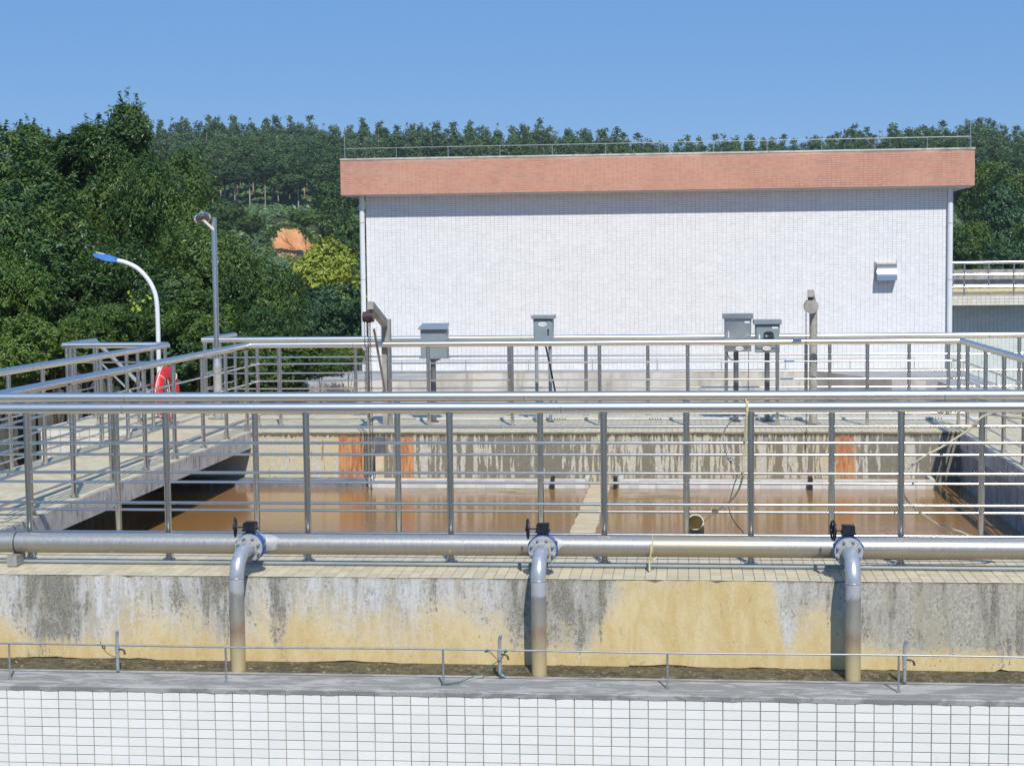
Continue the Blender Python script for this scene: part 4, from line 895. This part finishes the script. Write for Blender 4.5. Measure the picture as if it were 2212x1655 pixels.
q = MB()
for f_ in (.62, .74, .86): q.obox(hd0 + d_ * (Ln * f_) + up_ * .041, d_, sd_, up_, .018, .045, .006)
q.build('cooling_slots', TILE_O, t)
YQ = 21.9
lp = at(472, 905, YQ); lp.z = 0; tpz = at(467, 470, YQ).z
t = empty('street_lamp', lp, 'grey steel lamp post with a round solar lamp disc, standing on the walkway corner', 'street lamp')
MB().cyl((lp.x, YQ, .001), (lp.x, YQ, .72), .055, 20).cyl((lp.x, YQ, .001), (lp.x, YQ, .012), .14, 20).build('pole_base', CRANE, t)
MB().tube([(lp.x, YQ, .70), (lp.x, YQ, .82)], [.056, .036], 20).build('collar', SILVER, t)
MB().cyl((lp.x, YQ, .80), (lp.x, YQ, tpz), .036, 20).build('pole', STEEL_D, t)
dc = at(437, 471, YQ - .1); dn = Vector((-.32, .50, .80)).normalized()
MB().cyl(dc - dn * .012, dc + dn * .012, .118, 32).build('solar_disc', STEEL_D, t)
MB().cyl(dc - dn * .0135, dc - dn * .03, .09, 28).build('disc_back', POSTP, t)
MB().obox(dc - dn * .036, Vector((1, 0, .4)).normalized(), Vector((0, 1, 0)), dn, .03, .02, .004).build('lamp_lens', BUCK, t)
MB().cyl(dc + dn * .0125, dc + dn * .018, .108, 32).build('solar_panel', PAN, t)
MB().bar(dc - dn * .03, (lp.x, YQ - .03, at(467, 497, YQ).z), .045, .03).build('bracket', TILE_O, t)

# ------------------------------------------------------------------ building
BY = 50.0; bx0, bx1 = at(791, 500, BY).x, at(2047, 500, BY).x; px0, px1 = at(735, 380, BY - .6).x, at(2106, 360, BY - .6).x
zp1 = at(1400, 333, BY - .6).z; zp0 = at(1400, 412, BY - .6).z; zb = -1.25
bd = empty('tiled_building', ((bx0 + bx1) / 2, BY, -4.2), 'windowless building of small white tiles under a deep brick-red tiled parapet', 'building')
MB().box(bx0, bx1, BY + .006, BY + 14, -4.2, zp0 + .1).build('wall', GROUT_L, bd)
MB().box(px0 + .006, px1 - .006, BY - .594, BY + 14.6, zp0, zp1 - .03).build('parapet', [GROUT_R], bd)
MB().box(px0 - .01, px1 + .01, BY - .61, BY + 14.6, zp1 - .029, zp1 + .02).build('parapet_cap', CONC_W, bd)
MB().box(px0 + .03, px1 - .03, BY - .57, BY + 14.5, zp0 - .025, zp0 - .001).build('soffit', WHITE, bd)
tile_field('facade_tile', bd, (bx0, BY + .006, zb - .6), (1, 0, 0), (0, 0, 1), (0, -1, 0), int((bx1 - bx0) / .1313), int((zp0 + .1 - zb + .6) / .0656), .1313, .0656, .0085, .003, TILE_F, jit=.0012)
tile_field('parapet_tile', bd, (px0, BY - .594, zp0), (1, 0, 0), (0, 0, 1), (0, -1, 0), int((px1 - px0) / .1313), int((zp1 - .03 - zp0) / .0656), .1313, .0656, .010, .004, TILE_R, jit=.0012)
for s_, xx, yn in ((1, px1, 1), (-1, px0, -1)):
    tile_field('parapet_tile', bd, (xx - (.006 if s_ > 0 else -.006), BY - .594, zp0), (0, 1, 0), (0, 0, 1), (s_, 0, 0), 110, int((zp1 - .03 - zp0) / .0656), .1313, .0656, .010, .004, TILE_R)
for px, nm in ((784, 'left'), (2052, 'right')):
    xx = at(px, 600, BY - .12).x
    q = MB().cyl((xx, BY - .10, -4.2), (xx, BY - .10, zp0 - .026), .078, 20)
    q = q.build('rainwater_pipe', WHITE, bd)
    for zz in (at(px, 604, BY).z, at(px, 475, BY).z - .1, -.5):
        MB().ring((xx, BY - .10, zz), (0, 0, 1), .08, .008, 20, 6).box(xx - .02, xx + .02, BY - .10, BY, zz - .01, zz + .01).build('bracket', FLANGE, q)
# ventilation hood
a_ = at(1891, 566, BY); b_ = at(1935, 606, BY); hx0, hx1, hz1, hz0 = a_.x, b_.x, a_.z, b_.z
vh_ = MB(); prof = [(0, hz1 - .0), (-.06, hz1 - .015), (-.16, hz1 - .08), (-.27, (hz0 + hz1) / 2 + .02), (-.33, (hz0 + hz1) / 2 - .1), (-.33, hz0)]; n = len(prof); vs = []
for xx in (hx0 + .02, hx1 - .0): vs += [(xx, BY - .004 + p_[0], p_[1]) for p_ in prof]
vh_.add(vs, [(i + 1, i + 1 + n, i + n, i) for i in range(n - 1)], True)
vh_.add(vs[:n] + [(hx0 + .02, BY - .004, hz0)], [tuple(range(n)) + (n,)]); vh_.add(vs[n:] + [(hx1, BY - .004, hz0)], [(tuple(range(n)) + (n,))[::-1]])
vh_.build('vent_hood', STEEL_D, bd)
MB().box(hx0 - .03, hx0 + .019, BY - .05, BY - .002, hz0 - .02, hz1 + .01).box(hx1 + .001, hx1 + .03, BY - .05, BY - .002, hz0 + .1, hz1 + .03).build('vent_frame', SILVER, bd)
zr = zp1 + .02; yr = BY - .5
xs3 = [at(px, 330, yr).x for px in (745, 856, 968, 1080, 1193, 1308, 1424, 1541, 1657, 1775, 1890, 2003, 2097)]
strip('lightning_strip', 'thin earthing rod with taller end spikes along the red parapet of the building', [(xs3[0], yr, zr + .30), (xs3[-1], yr, zr + .32)], [(x_, yr, zr) for x_ in xs3], .31, .011, .011)
lr = [o for o in SC.objects if o.name.startswith('lightning_strip')][-1]
for x_ in (xs3[0], xs3[-1]): MB().cyl((x_ - .01, yr + .02, zr), (x_ - .01, yr + .02, zr + .74), .013, 8).build('spike', WIRE, lr)

# ------------------------------------------------------------------ round-cornered pit behind the far walkway
SZ = -1.2
op = [on_z(a, b, SZ) for a, b in ((640, 850), (668, 836), (704, 827), (780, 823), (870, 820), (955, 813), (1020, 806), (1763, 802), (1830, 810), (1927, 820), (2000, 822), (2029, 824), (2050, 834), (2060, 845))]
op[6].y = op[7].y = 49.0
pl = [Vector((op[0].x - .4, 24.0, SZ))] + op + [Vector((op[-1].x + .4, 24.0, SZ))]
pit = empty('concrete_pit', (-1.5, 40, -4.2), 'wide concrete pit with stained walls between the far walkway and the white building', 'water tank')
SXL, SXR, SYB = -11.0, 8.0, BY + .0
n = len(pl); vs = [tuple(p) for p in pl] + [(p.x, p.y, -4.4) for p in pl]
MB().add(vs, [(i, i + n, i + 1 + n, i + 1)[::-1] for i in range(n - 1)]).build('pit_wall', CONC_W, pit)
outer = []
for i, p in enumerate(pl):
    if p.x < -7: outer.append(Vector((SXL, min(p.y + (3.2 if i == 4 else 0), SYB) if i < 4 else SYB, SZ)))
    elif p.x > 5: outer.append(Vector((SXR, p.y if i > n - 5 else SYB, SZ)))
    else: outer.append(Vector((p.x, SYB, SZ)))
vs = [tuple(p) for p in pl] + [tuple(p) for p in outer]
MB().add(vs, [(i, i + 1, i + 1 + n, i + n)[::-1] for i in range(n - 1)]).build('pit_slab', LEDGE, pit)
MB().box(SXL - .001, SXL + .2, 24, SYB - .01, -4.2, SZ - .004).build('pit_outer_wall', CONC, pit)
MB().box(SXR - .2, SXR + .001, 24, SYB - .01, -4.2, SZ - .004).build('pit_outer_wall', CONC, pit)
w = MB().add([(-11, 23, -3.4), (8, 23, -3.4), (8, 49, -3.4), (-11, 49, -3.4)], [(0, 1, 2, 3)]).build('water', WATER); tag(w, kind='structure')
pz = SZ
lp_ = [(SXL + .25, y_, pz) for y_ in (30, 32, 34, 36, 38, 40, 42, 44, 46, 48)] + [(SXL + .3, 49.2, pz)]
strip('lightning_strip', 'thin earthing rod on short posts along the left edge of the grey pit slab', [(p[0], p[1], pz + .38) for p in lp_], lp_, .38, .012, .011)
bk_ = [(at(px, 800, 49.5).x, 49.5, pz) for px in (740, 868, 1006, 1142, 1280, 1420, 1558, 1697, 1836, 1975)]
strip('lightning_strip', 'thin earthing rod on short posts at the foot of the white building', [(p[0], p[1], pz + .34) for p in bk_], bk_, .34, .012, .011)
rt_ = [(SXR - .25, y_, pz) for y_ in (30, 32.5, 35, 37.5, 40, 42.5, 45, 47.5)] + [(SXR - .3, 49.2, pz)]
strip('lightning_strip', 'thin earthing rod on short posts along the right edge of the grey pit slab', [(p[0], p[1], pz + .34) for p in rt_], rt_, .34, .012, .011)

# ------------------------------------------------------------------ structure at the right
RYY = 56.0; zt0 = at(2120, 640, RYY).z; zt1 = at(2120, 660, RYY).z
rb = empty('raised_channel', (12, RYY, -4.2), 'raised tiled channel with an overhanging walkway to the right of the white building', 'building')
MB().box(7.0, 22, RYY + .956, RYY + 6, -4.2, zt1 - .01).build('wall', GROUT_L, rb)
tile_field('wall_tile', rb, (7.0, RYY + .956, -4.0), (1, 0, 0), (0, 0, 1), (0, -1, 0), int(9 / .1313), int((zt1 + 3.99) / .0656), .1313, .0656, .012, .007, TILE_G)
MB().box(7.0, 22, RYY + .006, RYY + 6.2, zt1, zt0).build('walkway_slab', GROUT_L, rb)
tile_field('fascia_tile', rb, (7.0, RYY + .006, zt1), (1, 0, 0), (0, 0, 1), (0, -1, 0), int(9 / .15), 3, .15, (zt0 - zt1) / 3, .012, .007, TILE_O)
MB().box(7.0, 22, RYY + 3.2, RYY + 3.5, zt0, zt0 + .85).build('upper_wall', CONC, rb)
rr = railing('distant steel railing on the raised channel at the right edge', (7.2, RYY + .3), (16, RYY + .3), [.8, 1.6, 2.0, 3.6, 5.0, 5.15, 5.6, 7.4], bars=(.7, .3), top=1.1, z0=zt0, rt=.05, rp=.03, rb=.02)
rr2 = railing('second distant railing behind, on the raised channel at the right edge', (7.2, RYY + 2.6), (16, RYY + 2.6), [.8, 1.4, 2.0, 3.2, 4.4, 5.6, 6.4], bars=(.7, .3), top=1.1, z0=zt0, rt=.05, rp=.03, rb=.02)
MB().tube([(7.0, RYY + 2.0, zt0 + .12), (16, RYY + 2.0, zt0 + .12)], .09, 14).build('pipe_run', BUCK, rb)

# ------------------------------------------------------------------ trees
def leaf_cloud(centers, normals, size, asp=.5, droop=.35, up=.25):
    n = len(centers)
    nn = normals + rng.normal(0, .55, (n, 3)); nn[:, 2] += up; nn /= np.linalg.norm(nn, axis=1)[:, None]
    t = rng.normal(0, 1, (n, 3)); t[:, 2] -= droop; t -= (t * nn).sum(1)[:, None] * nn; t /= np.linalg.norm(t, axis=1)[:, None]
    b = np.cross(nn, t); s = size * rng.uniform(.65, 1.3, n)[:, None]
    fold = nn * (s * .12)
    P = np.stack([centers - t * s * .5, centers + b * s * asp * .5 + fold, centers + t * s * .5, centers - b * s * asp * .5 + fold], 1)
    return P.reshape(-1, 3), np.arange(n * 4).reshape(-1, 4)
def crown_mesh(name, R, lobes, lobe_r, clumps, per, leaf, mat, squash=1.0, cone=0.0, clump_r=.28, asp=.5, seed=0, gap=0.0, sprays=0):
    g = np.random.default_rng(seed); C = []; Nn = []
    # lobes filling an ellipsoid
    L = []
    for i in range(lobes):
        d = g.normal(0, 1, 3); d /= np.linalg.norm(d); q = d * (g.uniform(.25, 1) ** .6) * (R - lobe_r * .8)
        if cone: h = (q[2] / R + 1) / 2; q[:2] *= (1 - cone * h)
        q[2] *= squash; L.append((q, lobe_r * g.uniform(.55, 1.45) * (1 - cone * .5 * max(0, q[2] / R))))
    if cone:
        L = []
        for i in range(lobes):
            h = g.uniform(0, 1) ** 1.15; a = g.uniform(0, 6.283); rad = R * .62 * (1 - h) ** .7 * g.uniform(.2, 1)
            L.append((np.array([math.cos(a) * rad, math.sin(a) * rad, (h * 2 - 1) * R * squash]), lobe_r * (1.15 - .85 * h) * g.uniform(.75, 1.2)))
    for q, r in L:
        m_ = int(clumps * (r / lobe_r) ** 2)
        d = g.normal(0, 1, (m_, 3)); d /= np.linalg.norm(d, axis=1)[:, None]
        cc = q + d * r * g.uniform(.72, 1.22, (m_, 1))
        # drop clumps deep inside other lobes
        keep = np.ones(m_, bool)
        for q2, r2 in L:
            if q2 is q: continue
            keep &= np.linalg.norm(cc - q2, axis=1) > r2 * .72
        keep &= g.uniform(0, 1, m_) > gap
        cc = cc[keep]; d = d[keep]; k = len(cc)
        off = g.normal(0, 1, (k, per, 3)) * clump_r * .5; off -= .5 * (off * d[:, None]).sum(2)[..., None] * d[:, None]
        C.append((cc[:, None] + off).reshape(-1, 3)); Nn.append(np.repeat(d, per, 0))
    C = np.concatenate(C); Nn = np.concatenate(Nn)
    if sprays:
        E1 = []; E2 = []
        rr = np.linalg.norm(C, axis=1); outer_ = np.where(rr > np.quantile(rr, .72))[0]
        for k in range(sprays):
            p0 = C[g.choice(outer_)]; d = p0 / np.linalg.norm(p0) + g.normal(0, .45, 3) + np.array([0, 0, .45]); d /= np.linalg.norm(d); Ls = g.uniform(.25, .75); nl = int(26 * Ls / .5)
            t_ = g.uniform(0, 1, nl); bend = np.array([0, 0, -.22]) * (t_ ** 2)[:, None] * Ls
            E1.append(p0 + d * (t_ * Ls)[:, None] + bend + g.normal(0, .055, (nl, 3)) * (1.3 - t_)[:, None]); E2.append(np.repeat((d + np.array([0, -.2, .6]))[None], nl, 0))
        C = np.concatenate([C] + E1); Nn = np.concatenate([Nn] + E2)
    V_, Q_ = leaf_cloud(C, Nn, leaf, asp)
    return np_mesh(name, V_, Q_, mat, link=False)
def trunk_mesh(h, r, mat, crown_r=None, limbs=6, seed=0, name='trunk'):
    random.seed(seed); q = MB(); bend = random.uniform(-.04, .04) * h
    P = [(0, 0, 0), (bend * .3, 0, h * .35), (bend, bend * .3, h * .7), (bend * .8, 0, h)]
    P = smooth_path(P, 3); q.tube(P, [r * (1 - .75 * i / (len(P) - 1)) for i in range(len(P))], 8)
    for i in range(limbs):
        a = random.uniform(0, 6.28); f = random.uniform(.45, .85); b0 = Vector(P[int(f * (len(P) - 1))]); L = (crown_r or h * .3) * random.uniform(.5, .85)
        q.tube([b0, b0 + Vector((math.cos(a) * L * .5, math.sin(a) * L * .5, L * .35)), b0 + Vector((math.cos(a) * L, math.sin(a) * L, L * .8))], [r * .4, r * .25, r * .08], 6)
    return q.build(name, mat, mesh_only=True)
def tree(name, label, cat, crown, trunk, base, cz, sc, rot, group=None, trunk_sc=None):
    t = empty(name, base, label, cat, group)
    c = bpy.data.objects.new('crown', crown); COL.objects.link(c); c.parent = t; c.location = (0, 0, cz - base[2]); c.rotation_euler = (0, 0, rot); c.scale = sc if isinstance(sc, tuple) else (sc,) * 3
    k = bpy.data.objects.new('trunk', trunk); COL.objects.link(k); k.parent = t; k.rotation_euler = (0, 0, rot); k.scale = trunk_sc or (1, 1, 1)
    return t
big = [crown_mesh('crown_broad', 2.55, 40, .60, 60, 30, .12, LEAF_D, 1.0, 0, .22, .5, s, .14, 170) for s in (1, 2, 3)]
bigM = [crown_mesh('crown_bright', 1.6, 18, .5, 90, 24, .12, LEAF_M, .9, 0, .22, .55, s, .12, 90) for s in (4, 5)]
tallD = crown_mesh('crown_top', 1.25, 16, .42, 60, 24, .125, LEAF_D, 1.15, 0, .22, .5, 9, .15, 90)
trk = trunk_mesh(1.0, .03, BARK, .45, 7, 3)
# (px, py, Y, crown mesh, scale xyz, label)
near = [
 (40, 560, 34, big[0], (1.05, 1, .92), 'large dark broadleaf tree at the far left edge'),
 (175, 530, 37, big[1], (.8, .9, .9), 'dark broadleaf tree with a rounded top, second from the left edge'),
 (300, 520, 35, big[2], (.47, .8, .88), 'dark broadleaf tree below the tall leaning treetop'),
 (345, 600, 32, big[0], (.42, .7, .82), 'dark broadleaf tree behind the blue-headed street lamp'),
 (470, 700, 30.5, big[1], (.50, .7, .72), 'dark broadleaf tree right behind the grey lamp post'),
 (550, 705, 29.5, big[2], (.37, .5, .6), 'narrow dark tree at the right end of the leafy mass, beside the orange soil'),
 (-60, 640, 31, big[2], (.8, .8, .8), 'dark leafy tree cut off by the left edge'),
 (130, 640, 31.5, big[1], (.8, .8, .72), 'dark leafy tree low behind the left railings'),
 (285, 700, 29.5, big[0], (.62, .6, .5), 'low dark tree just left of the white lamp pole'),
 (420, 780, 28.5, big[2], (.6, .6, .42), 'low dark bush between the two lamps'),
 (560, 800, 28, big[0], (.42, .5, .36), 'low dark bush behind the far railings, right of the grey lamp'),
]
for i, (px, py, Y, cm, sc_, lab) in enumerate(near):
    c = at(px, py, Y); base = (c.x, c.y, -4.2)
    tree('broadleaf_tree', lab, 'tree', cm, trk, base, c.z, sc_, i * 1.3, 'dark broadleaf trees at the left', (3.2, 3.2, (c.z + 4.2)))
c = at(276, 318, 34.5); tree('broadleaf_tree', 'tallest dark treetop at the left, leaning right above the skyline', 'tree', tallD, trk, (c.x, c.y, -4.2), c.z, (.66, .6, .70), .4, 'dark broadleaf trees at the left', (1.2, 1.2, c.z + 3.6))
for px, py, sx, lab in ((60, 300, .42, 'small treetop breaking the skyline at the far left'), (178, 300, .44, 'pointed treetop on the skyline left of the tallest one')):
    c = at(px, py + 25, 35.5); tree('broadleaf_tree', lab, 'tree', tallD, trk, (c.x, c.y, -4.2), c.z, (sx * 1.3, .6, .45), px, 'dark broadleaf trees at the left', (1.2, 1.2, c.z + 3.8))
for i, (px, py, Y, sc_, lab) in enumerate(((35, 640, 28.5, (.42, .5, .55), 'bright green bush at the left edge above the railings'), (115, 735, 27.5, (.5, .5, .42), 'bright green bush behind the landing railing'), (10, 780, 27, (.5, .5, .42), 'bright green bush low at the left edge'), (240, 700, 27.6, (.36, .5, .33), 'bright green bush left of the white lamp pole'), (420, 700, 27.8, (.35, .5, .36), 'mid green bush between the white and the grey lamp'), (600, 770, 27.5, (.42, .5, .3), 'mid green bush right of the grey lamp, low behind the railing'))):
    c = at(px, py, Y); tree('green_bush', lab, 'bush', bigM[i % 2], trk, (c.x, c.y, -4.2), c.z, sc_, i * 2.1, 'bright green bushes at the left', (1.5, 1.5, c.z + 4.2))
# a spray of lime leaves hanging in the dark
L_ = [at(px, py, 26.9) for px, py in ((277, 632), (283, 640), (281, 650), (290, 655), (296, 662), (300, 668), (306, 660), (310, 650), (318, 640), (324, 645), (312, 655), (288, 668))]
C_ = np.array([[p.x, p.y, p.z] for p in L_]); V_, Q_ = leaf_cloud(C_, np.tile(np.array([0, -1, .3]), (len(C_), 1)), .085, .8)
o = np_mesh('leaf_spray', V_, Q_, LEAF_L); tag(o, 'spray of lime-yellow leaves hanging in the dark foliage left of the white lamp pole', 'leaves')

mid = [crown_mesh('crown_mid', 2.6, 18, .95, 70, 16, .26, mt, .85, 0, .36, .55, s, .1, 90) for mt, s in ((LEAF_Y, 11), (LEAF_B, 12), (LEAF_M, 13), (LEAF_D, 14), (LEAF_R, 15))]
# px, py centre, Y, horizontal radius in picture px, vertical, which, label
mids = [
 (695, 608, 85, 90, 74, 0, 'yellow-green tree below the orange soil cut'),
 (655, 590, 110, 28, 22, 2, 'small green tree just under the orange soil'),
 (715, 690, 70, 75, 55, 1, 'bluish green tree low beside the left rainwater pipe'),
 (640, 720, 60, 55, 45, 1, 'bluish green bush low behind the far railing'),
 (760, 560, 120, 60, 70, 3, 'dark tree touching the left edge of the white building'),
 (735, 505, 150, 45, 48, 3, 'dark tree right of the orange soil cut'),
 (740, 440, 170, 50, 40, 3, 'dark tree under the left end of the red parapet'),
 (770, 640, 90, 35, 60, 1, 'narrow bluish tree close to the left rainwater pipe'),
 (625, 700, 50, 12, 24, 4, 'small bush of brown dry leaves left of the bluish tree'),
 (540, 480, 200, 40, 22, 2, 'green bushes at the foot of the pale trunks'),
 (480, 470, 190, 50, 30, 3, 'dark bush behind the solar lamp disc'),
 (660, 470, 210, 45, 16, 2, 'low bushes on top of the orange soil cut'),
 (690, 790, 40, 60, 26, 2, 'green bush seen through the far railings left of the building'),
 (750, 770, 44, 40, 26, 2, 'green bush at the left foot of the building'),
 (590, 800, 36, 60, 25, 2, 'green bush behind the left end of the far railings'),
 (2100, 520, 95, 32, 42, 2, 'light green tree right of the right rainwater pipe'),
 (2165, 490, 100, 42, 60, 1, 'bluish tree in the middle right of the hillside'),
 (2150, 400, 150, 45, 50, 2, 'green rounded tree high on the right hillside'),
 (2090, 420, 160, 38, 50, 3, 'dark tree behind the right end of the red parapet'),
 (2200, 420, 130, 40, 45, 3, 'dark tree at the right edge of the hillside'),
 (2080, 560, 90, 40, 40, 3, 'dark bush low behind the raised channel railing'),
 (2180, 570, 80, 60, 35, 1, 'bluish bush above the raised channel railing'),
 (2240, 520, 90, 50, 50, 2, 'green tree cut off by the right edge'),
]
for i, (px, py, Y, rx, ry, w_, lab) in enumerate(mids):
    c = at(px, py, Y); rx_ = rx * Y / F / 2.35; ry_ = ry * Y / F / 2.1; gz = min(hill_z(c.x, Y) if Y > 118 else -4.2, c.z - .5)
    tree('hillside_tree', lab, 'tree', mid[w_], trk, (c.x, c.y, gz), c.z, (rx_, (rx_ + ry_) / 2, ry_), i * 1.7, 'rounded trees on the slope', (2 if Y > 60 else .6, 2 if Y > 60 else .6, max(.5, c.z - gz)))
GE = np.array(GE); V_, Q_ = leaf_cloud(GE, np.tile(np.array([0, -.8, .6]), (len(GE), 1)), .55, .5)
o = np_mesh('grass', V_, Q_, LEAF_M); tag(o, 'ragged grass and creepers round the edge of the orange soil cut', 'grass', kind='stuff')
# eucalyptus plantation
euc = [crown_mesh('crown_eucalyptus', 2.1, 30, .86, 26, 12, .36, LEAF_E, 1.7, .9, .42, .5, 20 + s, .05) for s in range(6)]
etr = [trunk_mesh(1.0, .014, BARK_E, .12, 5, 40 + s, 'trunk_eucalyptus') for s in range(3)]
ORD = ['first', 'second', 'third', 'fourth', 'fifth', 'sixth', 'seventh', 'eighth', 'ninth', 'tenth', 'eleventh', 'twelfth', 'thirteenth', 'fourteenth', 'fifteenth']; cnt = {}
random.seed(11)
spots = []
for rowi, Yr in enumerate((300, 291, 282, 272, 262, 252, 243, 235)):
    left, right = (300 if rowi < 4 else 380, 2260)
    px = left + random.uniform(0, 20)
    while px < right:
        vis = True
        if rowi >= 3 and 760 < px < 2070: vis = False
        if rowi >= 5 and px > 2060: vis = False
        if vis: spots.append((px, Yr + random.uniform(-3, 3), rowi))
        px += (29 if rowi < 3 else 36) * random.uniform(.65, 1.35)
print('eucalypts', len(spots))
for i, (px, Y, rowi) in enumerate(spots):
    X = at(px, 300, Y).x; gz = hill_z(X, Y)
    want = at(px, skyy(px) + (-13, -4, 5, 14, 22, 30, 37, 44)[rowi] + random.uniform(-14, 10) * (1 if rowi < 2 else .8), Y).z; hh = max(want - gz, 3.5)
    cr = random.uniform(.9, 1.25) * 1.22; ch = random.uniform(.85, 1.15) * (1.0 if rowi < 4 else .72)
    cz = gz + hh - 3.8 * ch
    refs = [(-999, 'tallest leaning treetop'), (467, 'grey lamp post'), (620, 'orange soil cut')] + [(p_, ORD[k_] + ' roof rod post') for k_, p_ in enumerate((745, 856, 968, 1080, 1193, 1308, 1424, 1541, 1657, 1775, 1890, 2003, 2097))]
    ref = [q_ for q_ in refs if q_[0] <= px][-1][1]; cnt[(rowi, ref)] = cnt.get((rowi, ref), 0) + 1
    lab = f"eucalyptus {'on the skyline' if rowi == 0 else 'in the ' + ORD[rowi] + ' row'}, {ORD[cnt[(rowi, ref)] - 1]} right of the {ref}"
    t = tree('eucalyptus_tree', lab, 'tree', euc[i % 6], etr[i % 3], (X, Y, gz), cz, (cr * .95, cr, ch), random.uniform(0, 6.28), 'eucalyptus plantation on the hill', (random.uniform(.7, 1.2) * 9, random.uniform(.7, 1.2) * 9, hh * .9))
# undergrowth on the slope, beyond counting
C_ = []
g_ = np.random.default_rng(5)
for k in range(52000):
    Y = g_.uniform(126, 300) if k % 2 else g_.uniform(200, 262); px = g_.uniform(-300, 900) if k % 8 == 1 else g_.uniform(400, 800) if k % 4 else g_.uniform(1950, 2400)
    X = (px - 1480) / F * Y
    if 216 < Y < 229 and 583 < px < 690: continue
    C_.append((X, Y, hill_z(X, Y) + abs(g_.normal(0, .25 if Y > 226 else .7)) + .15))
C_ = np.array(C_); V_, Q_ = leaf_cloud(C_, np.tile(np.array([0, -.8, .6]), (len(C_), 1)), .75, .6)
o = np_mesh('undergrowth', V_, Q_, LEAF_E); tag(o, 'green undergrowth covering the hillside under the trees', 'undergrowth', kind='stuff')
print('objects', len(SC.objects))

hz = MB().box(-260, 220, -12, 620, -5.6, 60).build('haze', GROUND); hz.data.materials.clear()
hm = bpy.data.materials.new('haze'); hm.use_nodes = True; hm.node_tree.nodes.clear()
ho = hm.node_tree.nodes.new('ShaderNodeOutputMaterial'); hv = hm.node_tree.nodes.new('ShaderNodeVolumePrincipled')
hv.inputs['Color'].default_value = (.80, .88, 1, 1); hv.inputs['Density'].default_value = .00022; hv.inputs['Anisotropy'].default_value = 0.0
hm.node_tree.links.new(hv.outputs[0], ho.inputs['Volume']); hz.data.materials.append(hm); tag(hz, kind='stuff')
